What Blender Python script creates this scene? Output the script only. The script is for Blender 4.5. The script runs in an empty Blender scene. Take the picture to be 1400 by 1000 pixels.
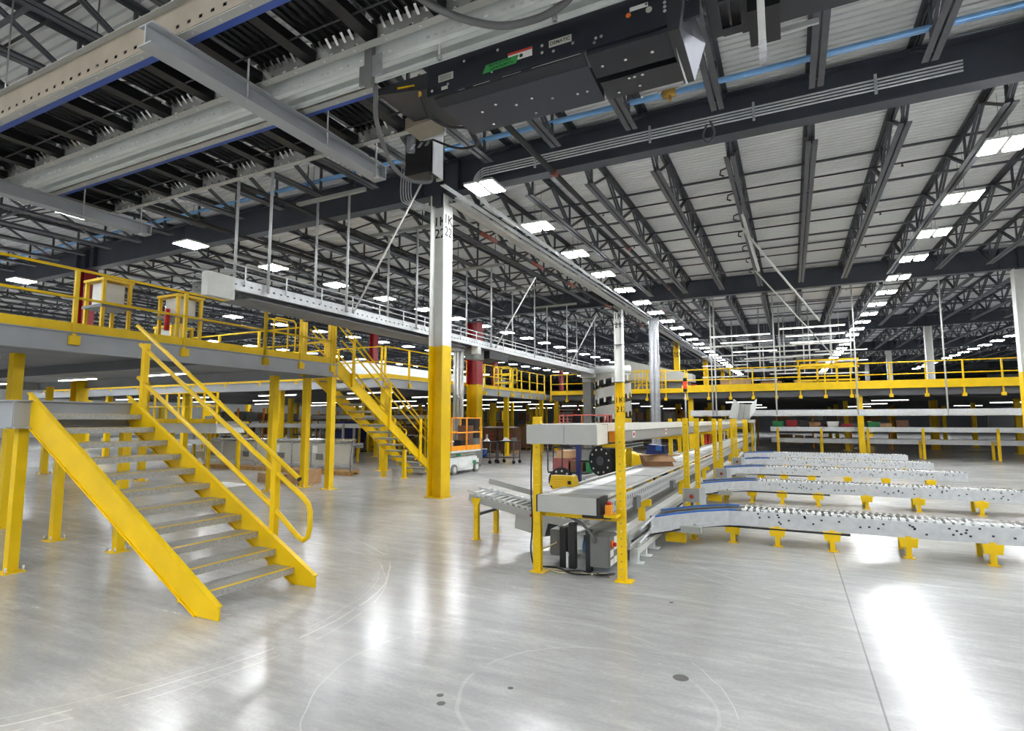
import bpy, bmesh, math, random
from mathutils import Vector, Matrix
random.seed(7)
SC = bpy.context.scene
COL = SC.collection

# ---------------------------------------------------------------- camera, world, exposure
cd = bpy.data.cameras.new('camera'); cam = bpy.data.objects.new('camera', cd); COL.objects.link(cam)
cam.location = (0, 0, 1.65)
cam.rotation_euler = (math.radians(90 + 5.563), 0, math.radians(26.279))
cd.sensor_fit = 'HORIZONTAL'; cd.sensor_width = 36; cd.lens = 770 / 1400 * 36
cd.clip_start = 0.05; cd.clip_end = 400
SC.camera = cam
w = bpy.data.worlds.new('world'); SC.world = w; w.use_nodes = True
w.node_tree.nodes['Background'].inputs[0].default_value = (0.9, 0.95, 1, 1)
w.node_tree.nodes['Background'].inputs[1].default_value = 0.10
SC.view_settings.view_transform = 'Standard'; SC.view_settings.look = 'None'
SC.view_settings.gamma = 1; SC.view_settings.exposure = 0.0
SC.view_settings.use_curve_mapping = False
SC.cycles.diffuse_bounces = 8; SC.cycles.max_bounces = 14
LAMP = 134.0          # emission strength of the high-bay diffusers
STRIP = 14.0         # emission of the tube lights

# ---------------------------------------------------------------- materials
def lin(c):
    return tuple((v / 255 / 12.92) if v / 255 <= 0.04045 else ((v / 255 + 0.055) / 1.055) ** 2.4 for v in c)
M = {}
def mat(name, rgb, rough=0.5, metal=0.0, var=0.06, scale=6.0, emit=0, spec=0.5):
    m = bpy.data.materials.new(name); m.use_nodes = True; nt = m.node_tree; b = nt.nodes['Principled BSDF']
    c = lin(rgb)
    b.inputs['Roughness'].default_value = rough; b.inputs['Metallic'].default_value = metal
    b.inputs['Specular IOR Level'].default_value = spec
    if emit:
        b.inputs['Base Color'].default_value = (*c, 1)
        b.inputs['Emission Color'].default_value = (*c, 1); b.inputs['Emission Strength'].default_value = emit
    else:
        tc = nt.nodes.new('ShaderNodeTexCoord'); n = nt.nodes.new('ShaderNodeTexNoise'); r = nt.nodes.new('ShaderNodeValToRGB')
        n.inputs['Scale'].default_value = scale; n.inputs['Detail'].default_value = 4
        nt.links.new(tc.outputs['Object'], n.inputs['Vector']); nt.links.new(n.outputs['Fac'], r.inputs['Fac'])
        r.color_ramp.elements[0].position = 0.3; r.color_ramp.elements[1].position = 0.7
        r.color_ramp.elements[0].color = (*[v * (1 - var * 2) for v in c], 1)
        r.color_ramp.elements[1].color = (*[min(1, v * (1 + var)) for v in c], 1)
        nt.links.new(r.outputs['Color'], b.inputs['Base Color'])
    M[name] = m
    return m
mat('yellow', (234, 193, 0), 0.45, var=0.05, scale=3, spec=0.35)
mat('yellow_old', (224, 182, 2), 0.45, var=0.08, scale=3, spec=0.35)
mat('orange', (240, 150, 20), 0.45)
mat('white_paint', (226, 226, 222), 0.45, var=0.03)
mat('red_paint', (150, 14, 26), 0.4)
mat('red_rail', (192, 88, 76), 0.45)
mat('red', (200, 30, 22), 0.4)
mat('dull_red', (140, 78, 74), 0.6)
mat('steel_dark', (74, 76, 82), 0.5, var=0.12, scale=4)
mat('girder_paint', (62, 66, 76), 0.5, var=0.08, scale=2)
mat('deck', (243, 244, 243), 0.5, var=0.02, scale=0.4)
mat('pipe_black', (42, 40, 42), 0.45)
mat('rust', (120, 52, 34), 0.6, var=0.2)
mat('coupling', (130, 58, 38), 0.5)
mat('pipe_blue', (120, 170, 220), 0.4)
mat('galv', (196, 198, 200), 0.35, 0.75, var=0.1, scale=9)
mat('zinc', (205, 207, 208), 0.38, 0.35, var=0.06, scale=12)
mat('conduit', (222, 224, 226), 0.35, 0.2)
mat('grey_paint', (168, 168, 162), 0.45, var=0.03)
mat('grey_light', (206, 206, 200), 0.45, var=0.03)
mat('cover_white', (228, 225, 214), 0.45, var=0.03)
mat('grey_warm', (150, 147, 138), 0.45, var=0.04)
mat('roller_bright', (226, 226, 222), 0.3, 0.3, var=0.04)
mat('grey_dark', (106, 107, 104), 0.5, var=0.05)
mat('taupe', (142, 132, 116), 0.5, var=0.06)
mat('beam_grey', (160, 163, 166), 0.5, var=0.04, scale=2)
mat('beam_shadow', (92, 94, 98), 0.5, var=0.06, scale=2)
mat('black', (18, 18, 21), 0.45, var=0.1)
mat('navy_black', (20, 22, 34), 0.38, var=0.1, scale=3)
mat('black_sheet', (36, 37, 43), 0.4, var=0.1)
mat('plate_grey', (128, 130, 140), 0.35, 0.5)
mat('rubber', (22, 22, 22), 0.7)
mat('hose_grey', (98, 98, 98), 0.5)
mat('belt_blue', (52, 82, 160), 0.5)
mat('blue', (24, 72, 150), 0.45)
mat('blue_light', (36, 98, 176), 0.4)
mat('navy', (28, 40, 108), 0.5)
mat('belt_white', (240, 240, 237), 0.45, var=0.05, scale=4)
mat('belt_grey', (150, 150, 147), 0.5, var=0.06)
mat('roller_dark', (40, 40, 42), 0.3, 0.75, var=0.1)
mat('chrome', (214, 214, 212), 0.22, 0.9, var=0.05)
mat('tread', (172, 172, 168), 0.45, 0.3, var=0.12, scale=40)
mat('card', (150, 112, 78), 0.8, var=0.1)
mat('card_light', (176, 140, 104), 0.8, var=0.1)
mat('brown_box', (112, 78, 60), 0.8, var=0.12)
mat('wood', (176, 138, 86), 0.75, var=0.15)
mat('paper', (232, 232, 228), 0.6, var=0.02)
mat('label_red', (196, 60, 50), 0.6)
mat('label_grey', (186, 184, 174), 0.55, var=0.03)
mat('tape_green', (44, 140, 66), 0.55, var=0.05)
mat('green', (30, 120, 70), 0.5)
mat('ink', (20, 20, 22), 0.6)
mat('sticker_orange', (226, 106, 32), 0.5)
mat('machine_white', (222, 226, 224), 0.4, var=0.04)
mat('brass', (190, 150, 70), 0.3, 0.8)
mat('cable_beige', (196, 186, 150), 0.6)
mat('wall_panel', (120, 122, 126), 0.6, var=0.06, scale=0.3)
mat('wall_white', (226, 227, 226), 0.6, var=0.04, scale=0.3)
mat('soffit', (122, 124, 128), 0.6, var=0.1, scale=1)
mat('lamp_on', (248, 252, 255), 0.4, emit=LAMP)
mat('strip_on', (255, 253, 248), 0.4, emit=STRIP)
mat('beacon_red', (240, 60, 40), 0.3, emit=0.6)
mat('perf_dark', (30, 31, 36), 0.4)
def film():
    m = bpy.data.materials.new('plastic_film'); m.use_nodes = True; b = m.node_tree.nodes['Principled BSDF']
    b.inputs['Base Color'].default_value = (0.75, 0.78, 0.84, 1); b.inputs['Roughness'].default_value = 0.25
    b.inputs['Alpha'].default_value = 0.22
    M['film'] = m
film()
def perf_sheet():
    m = M['perf_dark']; nt = m.node_tree; b = nt.nodes['Principled BSDF']
    tc = nt.nodes.new('ShaderNodeTexCoord'); v = nt.nodes.new('ShaderNodeTexVoronoi'); v.inputs['Scale'].default_value = 85
    v.voronoi_dimensions = '2D'; v.inputs['Randomness'].default_value = 0
    r = nt.nodes.new('ShaderNodeValToRGB'); r.color_ramp.elements[0].position = 0.30; r.color_ramp.elements[1].position = 0.40
    r.color_ramp.elements[0].color = (0.004, 0.004, 0.005, 1); r.color_ramp.elements[1].color = (*lin((58, 60, 74)), 1)
    nt.links.new(tc.outputs['Object'], v.inputs['Vector']); nt.links.new(v.outputs['Distance'], r.inputs['Fac'])
    nt.links.new(r.outputs['Color'], b.inputs['Base Color'])
perf_sheet()
def floor_material():
    m = bpy.data.materials.new('polished_concrete'); m.use_nodes = True; nt = m.node_tree; N = nt.nodes; L = nt.links
    b = N['Principled BSDF']
    g = N.new('ShaderNodeNewGeometry')
    def noise(scale, detail, rot=0, sx=1, sy=1, rough=0.55):
        mp = N.new('ShaderNodeMapping'); mp.inputs['Rotation'].default_value = (0, 0, rot); mp.inputs['Scale'].default_value = (sx, sy, 1)
        L.new(g.outputs['Position'], mp.inputs['Vector'])
        n = N.new('ShaderNodeTexNoise'); n.inputs['Scale'].default_value = scale; n.inputs['Detail'].default_value = detail
        n.inputs['Roughness'].default_value = rough
        L.new(mp.outputs['Vector'], n.inputs['Vector']); return n.outputs['Fac']
    def math_(op, a, bb=None, c=None):
        n = N.new('ShaderNodeMath'); n.operation = op
        for i, v in enumerate((a, bb, c)):
            if v is None: continue
            if isinstance(v, (int, float)): n.inputs[i].default_value = v
            else: L.new(v, n.inputs[i])
        return n.outputs[0]
    big = noise(0.5, 5); streak = noise(2.2, 8, 0.5, 0.35, 2.6, 0.68); streak2 = noise(3.0, 8, -0.75, 0.4, 3.0, 0.7); fine = noise(38, 6, rough=0.7)
    v = math_('MULTIPLY', big, 0.35); v = math_('MULTIPLY_ADD', streak, 0.36, v); v = math_('MULTIPLY_ADD', streak2, 0.2, v); v = math_('MULTIPLY_ADD', fine, 0.2, v); v = math_('MULTIPLY_ADD', math_('SUBTRACT', noise(9, 6, 0.3, 0.6, 1.6, 0.75), 0.5), 0.28, v)
    r = N.new('ShaderNodeValToRGB'); L.new(v, r.inputs['Fac'])
    r.color_ramp.elements[0].position = 0.36; r.color_ramp.elements[0].color = (*lin((150, 150, 150)), 1)
    r.color_ramp.elements[1].position = 0.72; r.color_ramp.elements[1].color = (*lin((198, 197, 195)), 1)
    e = r.color_ramp.elements.new(0.55); e.color = (*lin((173, 172, 170)), 1)
    sep = N.new('ShaderNodeSeparateXYZ'); L.new(g.outputs['Position'], sep.inputs[0])
    X, Y = sep.outputs[0], sep.outputs[1]
    wob = noise(1.3, 2)
    marks = None
    def add(a):
        nonlocal marks
        marks = a if marks is None else math_('MAXIMUM', marks, a)
    brk = math_('GREATER_THAN', noise(1.7, 4), 0.46)
    for cx, cy, rad, wd, amt in ((-6.46, 3.33, 3.03, 0.006, 0.6), (-6.46, 3.33, 2.93, 0.004, 0.35), (-5.89, 3.24, 2.6, 0.005, 0.45),
                                 (-1.56, 3.27, 1.25, 0.004, 0.35), (-1.18, 3.36, 0.75, 0.012, 0.16), (1.5, 9.2, 3.7, 0.007, 0.3), (1.5, 9.2, 3.45, 0.01, 0.2),
                                 (-4.2, 7.2, 1.5, 0.004, 0.22), (-9.5, 2.0, 6.2, 0.004, 0.2), (-5.0, 9.5, 2.4, 0.004, 0.2)):
        dx = math_('SUBTRACT', X, cx); dy = math_('SUBTRACT', Y, cy)
        d = math_('SQRT', math_('ADD', math_('MULTIPLY', dx, dx), math_('MULTIPLY', dy, dy)))
        d = math_('ABSOLUTE', math_('SUBTRACT', math_('MULTIPLY_ADD', wob, 0.12, d), rad + 0.06))
        s = math_('MULTIPLY', math_('MULTIPLY', math_('LESS_THAN', d, wd), brk), amt)
        add(s)
    mix = N.new('ShaderNodeMix'); mix.data_type = 'RGBA'; L.new(marks, mix.inputs[0]); L.new(r.outputs['Color'], mix.inputs[6])
    mix.inputs[7].default_value = (*lin((226, 224, 218)), 1)
    dark = None
    for cx, cy, rad in ((-1.97, 3.01, 0.022), (-1.91, 2.93, 0.026), (-1.63, 3.28, 0.018), (-0.71, 3.89, 0.05), (-1.05, 5.4, 0.02)):
        dx = math_('SUBTRACT', X, cx); dy = math_('SUBTRACT', Y, cy)
        d = math_('SQRT', math_('ADD', math_('MULTIPLY', dx, dx), math_('MULTIPLY', dy, dy)))
        s = math_('MULTIPLY', math_('LESS_THAN', d, rad), 0.75)
        dark = s if dark is None else math_('MAXIMUM', dark, s)
    # saw-cut joints
    for axis, pos in ((X, 0.40), (X, -8.6), (Y, 17.7), (Y, 32.0)):
        s = math_('MULTIPLY', math_('LESS_THAN', math_('ABSOLUTE', math_('SUBTRACT', axis, pos)), 0.006), 0.5)
        dark = math_('MAXIMUM', dark, s)
    mix2 = N.new('ShaderNodeMix'); mix2.data_type = 'RGBA'; L.new(dark, mix2.inputs[0]); L.new(mix.outputs[2], mix2.inputs[6])
    mix2.inputs[7].default_value = (*lin((70, 68, 66)), 1)
    L.new(mix2.outputs[2], b.inputs['Base Color'])
    rr = N.new('ShaderNodeMapRange'); L.new(v, rr.inputs[0]); rr.inputs[1].default_value = 0.4; rr.inputs[2].default_value = 0.7
    rr.inputs[3].default_value = 0.16; rr.inputs[4].default_value = 0.28
    L.new(rr.outputs[0], b.inputs['Roughness']); b.inputs['Specular IOR Level'].default_value = 0.55
    bp = N.new('ShaderNodeBump'); bp.inputs['Strength'].default_value = 0.03; bp.inputs['Distance'].default_value = 0.02
    L.new(streak, bp.inputs['Height']); L.new(bp.outputs['Normal'], b.inputs['Normal'])
    M['floor'] = m
floor_material()

# ---------------------------------------------------------------- mesh helpers
def wloc(o):
    v = Vector((0, 0, 0))
    while o is not None:
        v += Vector(o.location); o = o.parent
    return v
class MB:
    def __init__(s): s.v = []; s.f = []; s.sm = []
    def quad(s, pts, smooth=False):
        n = len(s.v); s.v += [tuple(p) for p in pts]; s.f.append(tuple(range(n, n + len(pts)))); s.sm.append(smooth); return s
    def hexa(s, p):
        n = len(s.v); s.v += [tuple(q) for q in p]
        for f in ((0, 3, 2, 1), (4, 5, 6, 7), (0, 1, 5, 4), (1, 2, 6, 5), (2, 3, 7, 6), (3, 0, 4, 7)):
            s.f.append(tuple(n + i for i in f)); s.sm.append(False)
        return s
    def box(s, x0, x1, y0, y1, z0, z1):
        return s.hexa([(x0, y0, z0), (x1, y0, z0), (x1, y1, z0), (x0, y1, z0), (x0, y0, z1), (x1, y0, z1), (x1, y1, z1), (x0, y1, z1)])
    def cbox(s, c, sx, sy, sz):
        return s.box(c[0] - sx / 2, c[0] + sx / 2, c[1] - sy / 2, c[1] + sy / 2, c[2] - sz / 2, c[2] + sz / 2)
    def bar(s, a, b, wd, ht, up=(0, 0, 1), off=(0, 0, 0)):
        a = Vector(a) + Vector(off); b = Vector(b) + Vector(off); d = (b - a).normalized(); up = Vector(up)
        r = d.cross(up)
        if r.length < 1e-4: r = d.cross(Vector((0, 1, 0)))
        r.normalize(); u = r.cross(d); r *= wd / 2; u *= ht / 2
        return s.hexa([a - r - u, a + r - u, b + r - u, b - r - u, a - r + u, a + r + u, b + r + u, b - r + u])
    def tube(s, pts, r, n=8, cap=True, closed=False):
        pts = [Vector(p) for p in pts]; k = len(pts); base = len(s.v); ref = None
        for i, p in enumerate(pts):
            if closed: d = (pts[(i + 1) % k] - pts[i - 1]).normalized()
            elif i == 0: d = (pts[1] - p).normalized()
            elif i == k - 1: d = (p - pts[i - 1]).normalized()
            else: d = ((pts[i + 1] - p).normalized() + (p - pts[i - 1]).normalized()).normalized()
            if ref is None:
                ref = d.orthogonal().normalized()
            ref = (ref - d * ref.dot(d)).normalized(); q = d.cross(ref)
            rr = r[i] if isinstance(r, (list, tuple)) else r
            for j in range(n):
                t = 2 * math.pi * j / n
                s.v.append(tuple(p + (ref * math.cos(t) + q * math.sin(t)) * rr))
        m = k if closed else k - 1
        for i in range(m):
            for j in range(n):
                a = base + i * n + j; b_ = base + i * n + (j + 1) % n
                c = base + ((i + 1) % k) * n + (j + 1) % n; d_ = base + ((i + 1) % k) * n + j
                s.f.append((a, b_, c, d_)); s.sm.append(n > 5)
        if cap and not closed:
            s.f.append(tuple(base + j for j in reversed(range(n)))); s.sm.append(False)
            s.f.append(tuple(base + (k - 1) * n + j for j in range(n))); s.sm.append(False)
        return s
    def prism(s, prof, a, b, up=(0, 0, 1)):
        """profile (right, up) points extruded from a to b"""
        a = Vector(a); b = Vector(b); d = (b - a).normalized(); up = Vector(up); r = d.cross(up)
        if r.length < 1e-4: r = d.cross(Vector((0, 1, 0)))
        r.normalize(); u = r.cross(d); n = len(s.v); k = len(prof)
        for e in (a, b):
            for x, y in prof: s.v.append(tuple(e + r * x + u * y))
        for i in range(k):
            j = (i + 1) % k; s.f.append((n + i, n + j, n + k + j, n + k + i)); s.sm.append(False)
        s.f.append(tuple(n + i for i in reversed(range(k)))); s.sm.append(False)
        s.f.append(tuple(n + k + i for i in range(k))); s.sm.append(False)
        return s
    def perf(s, o, u, v, lu, lv, pitch, hu, hv, off=0.0):
        """sheet spanned by u (length lu) and v (height lv) with a row of rectangular holes at height off from the middle"""
        o = Vector(o); u = Vector(u).normalized(); v = Vector(v).normalized(); n = max(1, int(lu / pitch)); p = lu / n
        P = lambda a, b: o + u * a + v * b
        m0 = lv / 2 + off - hv / 2; m1 = m0 + hv
        s.quad([P(0, 0), P(lu, 0), P(lu, m0), P(0, m0)]); s.quad([P(0, m1), P(lu, m1), P(lu, lv), P(0, lv)])
        for i in range(n):
            c = (i + 0.5) * p
            s.quad([P(i * p, m0), P(c - hu / 2, m0), P(c - hu / 2, m1), P(i * p, m1)])
            s.quad([P(c + hu / 2, m0), P((i + 1) * p, m0), P((i + 1) * p, m1), P(c + hu / 2, m1)])
        return s
    def build(s, name, m, parent=None, kind=None, solid=0, world=True):
        me = bpy.data.meshes.new(name)
        off = wloc(parent) if (parent is not None and world) else Vector((0, 0, 0))
        me.from_pydata([(x - off.x, y - off.y, z - off.z) for x, y, z in s.v], [], s.f)
        me.polygons.foreach_set('use_smooth', s.sm); me.materials.append(M[m] if isinstance(m, str) else m); me.update()
        o = bpy.data.objects.new(name, me); COL.objects.link(o)
        if parent is not None: o.parent = parent
        if kind: o['kind'] = kind
        if solid:
            md = o.modifiers.new('thick', 'SOLIDIFY'); md.thickness = solid; md.offset = 0
        return o
def tag(o, label, cat, group=None):
    o['label'] = label; o['category'] = cat
    if group: o['group'] = group
    return o
def thing(name, loc, label, cat, group=None):
    o = bpy.data.objects.new(name, None); COL.objects.link(o); o.location = loc; o.empty_display_size = 0.2
    return tag(o, label, cat, group)
KIDS = {}
def kids(o): return [c for c in o.children]
def copy_tree(o, parent=None):
    c = o.copy(); COL.objects.link(c)
    if parent is not None: c.parent = parent
    for ch in kids(o): copy_tree(ch, c)
    return c
def dup(o, loc, label=None, group=None, rz=None):
    c = copy_tree(o); c.location = loc
    if rz is not None: c.rotation_euler = (0, 0, rz)
    if label: c['label'] = label
    if group: c['group'] = group
    return c
def inst(o, parent, loc):
    """another piece sharing the mesh of o, shifted by loc"""
    c = o.copy(); COL.objects.link(c); c.parent = parent; c.location = loc; return c
def text(body, size, mtx_x, mtx_y, loc, m, parent, name='lettering', align='CENTER'):
    cu = bpy.data.curves.new('t', 'FONT'); cu.body = body; cu.size = size; cu.extrude = 0.0008
    cu.offset = size * .012; cu.align_x = align; cu.align_y = 'CENTER'; cu.space_line = 0.95
    tmp = bpy.data.objects.new('t', cu); COL.objects.link(tmp)
    dg = bpy.context.evaluated_depsgraph_get(); me = bpy.data.meshes.new_from_object(tmp.evaluated_get(dg))
    bpy.data.objects.remove(tmp); bpy.data.curves.remove(cu)
    x = Vector(mtx_x).normalized(); y = Vector(mtx_y).normalized(); z = x.cross(y)
    me.transform(Matrix(((x.x, y.x, z.x, 0), (x.y, y.y, z.y, 0), (x.z, y.z, z.z, 0), (0, 0, 0, 1))))
    me.materials.clear(); me.materials.append(M[m])
    o = bpy.data.objects.new(name, me); COL.objects.link(o); o.location = Vector(loc) - wloc(parent); o.parent = parent
    return o
def arc(c, r, a0, a1, n, plane='xy'):
    out = []
    for i in range(n + 1):
        t = math.radians(a0 + (a1 - a0) * i / n)
        if plane == 'xy': out.append((c[0] + r * math.cos(t), c[1] + r * math.sin(t), c[2]))
        elif plane == 'xz': out.append((c[0] + r * math.cos(t), c[1], c[2] + r * math.sin(t)))
        else: out.append((c[0], c[1] + r * math.cos(t), c[2] + r * math.sin(t)))
    return out
def bez(pts, n=8):
    """smooth curve through points (Catmull-Rom)"""
    P = [Vector(p) for p in pts]; P = [P[0] * 2 - P[1]] + P + [P[-1] * 2 - P[-2]]; out = []
    for i in range(1, len(P) - 2):
        for k in range(n):
            t = k / n
            out.append(0.5 * ((2 * P[i]) + (P[i + 1] - P[i - 1]) * t + (2 * P[i - 1] - 5 * P[i] + 4 * P[i + 1] - P[i + 2]) * t * t + (3 * P[i] - P[i - 1] - 3 * P[i + 1] + P[i + 2]) * t ** 3))
    out.append(P[-2]); return out

# ---------------------------------------------------------------- structure: floor, walls, roof
XL, XR, YN, YF = -66.0, 28.0, -34.0, 114.0
COLX = [-6.9 + 14.2 * k for k in (-4, -3, -2, -1, 0, 1, 2)]
COLY = [10.38 + 14.62 * k for k in range(-3, 8)]
SL = 0.014
def zg(y): return 6.70 + SL * (y - 10.38)           # underside of girders
def zd(y): return zg(y) + 0.86                       # underside of the roof deck
floor = MB().box(XL, XR, YN, YF, -0.3, 0).build('floor', 'floor', kind='structure')
def wall(name, x0, x1, y0, y1, h):
    m = MB()
    if x1 - x0 > y1 - y0:
        n = int((x1 - x0) / 0.6)
        for i in range(n):
            a = x0 + (x1 - x0) * i / n; b = x0 + (x1 - x0) * (i + 1) / n
            m.box(a + 0.02, b - 0.02, y0 + 0.02, y1 - 0.02, 0, h)
        m.box(x0, x1, y0 + 0.05, y1 - 0.05, 0, h)
    else:
        n = int((y1 - y0) / 0.6)
        for i in range(n):
            a = y0 + (y1 - y0) * i / n; b = y0 + (y1 - y0) * (i + 1) / n
            m.box(x0 + 0.02, x1 - 0.02, a + 0.02, b - 0.02, 0, h)
        m.box(x0 + 0.05, x1 - 0.05, y0, y1, 0, h)
    return m.build(name, 'wall_panel' if name == 'wall_back' else 'wall_white', kind='structure')
wall('wall_back', XL, XR, YF, YF + 0.3, 9.2)
wall('wall_left', XL - 0.3, XL, YN, YF, 9.2)
wall('wall_right', XR, XR + 0.3, YN, YF, 9.2)
wall('wall_front', XL, XR, YN - 0.3, YN, 9.2)
# ribbed deck
def deck():
    m = MB(); y = YN; P = []
    while y < YF:
        P += [(y, 0), (y + 0.106, 0), (y + 0.108, 0.085), (y + 0.150, 0.085)]; y += 0.152
    n = len(P)
    for x in (XL, XR):
        for yy, h in P: m.v.append((x, yy, zd(yy) + h))
    for i in range(n - 1):
        m.f.append((i, i + 1, n + i + 1, n + i)); m.sm.append(False)
    return m.build('ceiling', 'deck', kind='structure')
ceiling = deck()
# girders: wide I beams along x
def girder(y):
    m = MB(); z0 = zg(y); z1 = z0 + 0.77; p = [(-.15, z0), (.15, z0), (.15, z0 + .025), (.01, z0 + .035), (.01, z1 - .035), (.15, z1 - .025), (.15, z1), (-.15, z1), (-.15, z1 - .025), (-.01, z1 - .035), (-.01, z0 + .035), (-.15, z0 + .025)]
    m.prism(p, (XL, y, 0), (XR, y, 0))
    g = m.build('girder', 'girder_paint', ceiling)
    s = MB()
    for cx in COLX:
        for dx in (-0.5, 0.0, 0.5):
            s.box(cx + dx - .008, cx + dx + .008, y - .14, y - .012, z0 + .03, z1 - .03).box(cx + dx - .008, cx + dx + .008, y + .012, y + .14, z0 + .03, z1 - .03)
    s.build('stiffener', 'girder_paint', g)
    return g
for y in COLY: girder(y)
# open-web joists, one bay long, running along y
JX = [-0.87 - 1.43 * k for k in range(-13, 32)]
def joist_parts(yl):
    """chords and web of a joist between girders at local y 0 and yl; z relative to girder underside"""
    zt = 0.80; zb = 0.09; y0 = -0.12; y1 = yl + 0.12
    rise = lambda y: SL * y
    top = MB(); bot = MB(); web = MB()
    for sx in (-1, 1):
        top.bar((sx * .055, y0, zt + rise(y0)), (sx * .055, y1, zt + rise(y1)), .08, .012, off=(0, 0, .025))
        top.bar((sx * .02, y0, zt + rise(y0)), (sx * .02, y1, zt + rise(y1)), .012, .07, off=(0, 0, -.01))
        a, b = 0.95, yl - 0.95
        bot.bar((sx * .058, a, zb + rise(a)), (sx * .058, b, zb + rise(b)), .085, .012, off=(0, 0, -.025))
        bot.bar((sx * .02, a, zb + rise(a)), (sx * .02, b, zb + rise(b)), .012, .07, off=(0, 0, .015))
    n = 6; step = (yl - 2 * 1.15) / (n - 1)
    prev = 0.05
    for i in range(n):
        yb = 1.15 + i * step; nt = yl - 0.05 if i == n - 1 else yb + step / 2
        for (ya, zz) in ((prev, 0), (nt, 0)):
            for sx in (-1, 1):
                web.bar((sx * .03, ya, zt + rise(ya) - .02), (sx * .03, yb, zb + rise(yb) + .02), .028, .045, up=(1, 0, 0))
        web.bar((0, yb, zb + rise(yb)), (0, yb, zt + rise(yb)), .045, .045)
        prev = nt
    return top, bot, web
BAY = 14.62
tp, bt, wb = joist_parts(BAY)
proto = None
allj = MB(); allj.v = tp.v + bt.v + wb.v
allj.f = list(tp.f) + [tuple(i + len(tp.v) for i in f) for f in bt.f] + [tuple(i + len(tp.v) + len(bt.v) for i in f) for f in wb.f]
allj.sm = [False] * len(allj.f)
count = 0
far_v = MB()
for bi, y in enumerate(COLY[:-1]):
    for x in JX:
        if bi in (3, 4) and -19 < x < 3:
            o = MB(); 
            if proto is None:
                proto = (tp.build('joist', 'steel_dark', ceiling, world=False), None)
                a = proto[0]; a.location = (x, y, zg(y))
                bt.build('bottom_chord', 'steel_dark', a, world=False); wb.build('web', 'steel_dark', a, world=False)
            else:
                c = copy_tree(proto[0], ceiling); c.location = (x, y, zg(y))
            count += 1
        elif 2 <= bi <= 6 and count < 270:
            if far_v is not None and isinstance(far_v, MB): far_v = allj.build('joist', 'steel_dark', ceiling, world=False); far_v.location = (x, y, zg(y))
            else: inst(far_v, ceiling, (x, y, zg(y)))
            count += 1
st = MB()
for bi, y in enumerate(COLY[:-1]):
    if bi >= 7 or bi < 2:
        for x in JX:
            n = len(st.v); st.v += [(a + x, b + y, c + zg(y)) for a, b, c in allj.v]; st.f += [tuple(i + n for i in f) for f in allj.f]; st.sm += [False] * len(allj.f)
st.build('distant_joists', 'steel_dark', ceiling, kind='stuff')
# bridging angles and sprinkler branch lines across the joists
brm = MB(); brp = MB(); hd = MB()
for x in (XL, ):
    brm.bar((XL, 0, 0), (XR, 0, 0), .045, .045)
    brp.tube([(XL, 0, 0), (XR, 0, 0)], .022, 6)
    for i in range(26): hd.tube([(XL + 2 + 3.5 * i, 0, 0), (XL + 2 + 3.5 * i, 0, -.07)], .018, 6); hd.tube([(XL + 2 + 3.5 * i, 0, -.07), (XL + 2 + 3.5 * i, 0, -.08)], .035, 6)
b0 = brm.build('bridging_angle', 'steel_dark', ceiling, world=False); p0 = brp.build('sprinkler_branch', 'pipe_black', ceiling, world=False); hd.build('sprinkler_heads', 'pipe_black', p0, kind='stuff', world=False)
first = True
for bi, y in enumerate(COLY[2:8]):
    for k, f in enumerate((0.26, 0.5, 0.74)):
        yy = y + BAY * f
        if first: b0.location = (0, yy, zg(yy) + .79)
        else: inst(b0, ceiling, (0, yy, zg(yy) + .79))
        inst(b0, ceiling, (0, yy + 0.1, zg(yy) + .12)) if bi < 3 else None
        first = False
    for k, f in enumerate((0.07, 0.31, 0.55, 0.79)):
        yy = y + BAY * f
        if bi == 0 and k == 0: p0.location = (0, yy, zg(yy) + .70)
        else:
            c = copy_tree(p0, ceiling); c.location = (0, yy, zg(yy) + .70)

# ---------------------------------------------------------------- columns
def column(x, y, low, high, split, label, group=None, lines=None, plates=True, a=.18, top=None):
    t = thing('column', (x, y, 0), label, 'column', group); h = top or zg(y)
    prof = [(-a, -a), (-a + .025, -a), (-a + .025, -.012), (a - .025, -.012), (a - .025, -a), (a, -a), (a, a), (a - .025, a), (a - .025, .012), (-a + .025, .012), (-a + .025, a), (-a, a)]
    def sect(z0, z1):
        m = MB(); n = len(m.v); k = len(prof)
        for z in (z0, z1):
            for px, py in prof: m.v.append((x + px, y + py, z))
        for i in range(k):
            j = (i + 1) % k; m.f.append((i, j, k + j, k + i)); m.sm.append(False)
        m.f.append(tuple(range(k - 1, -1, -1))); m.sm.append(False); m.f.append(tuple(range(k, 2 * k))); m.sm.append(False)
        return m
    if split: sect(0.02, split).build('lower_shaft', low, t); sect(split, h).build('upper_shaft', high, t)
    else: sect(0.02, h).build('shaft', low, t)
    MB().box(x - .215, x + .215, y - .215, y + .215, 0, .02).build('base_plate', low, t)
    MB().box(x - .24, x + .24, y - .18, y + .18, h - .02, h - .001).build('cap_plate', 'girder_paint', t)
    return t
c1 = column(-6.9, 10.38, 'yellow', 'white_paint', 3.28, 'tall white column with yellow lower half beside the stairs, marked 1K 22')
MB().box(-7.03, -6.8, 10.19, 10.36, 6.45, 6.69).build('beam_seat', 'girder_paint', c1)
for s_, zz in (('1K', 6.12), ('22', 5.84)):
    text(s_, .30, (0, 1, 0), (0, 0, 1), (-6.9 + .182, 10.38, zz), 'ink', c1, 'numeral')
    text(s_, .30, (1, 0, 0), (0, 0, 1), (-6.9 - .03, 10.38 - .0135, zz), 'ink', c1, 'numeral')
c2 = column(-6.9, 25.0, 'yellow', 'white_paint', 3.35, 'white column with yellow base right of the grey spiral conveyor')
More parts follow.
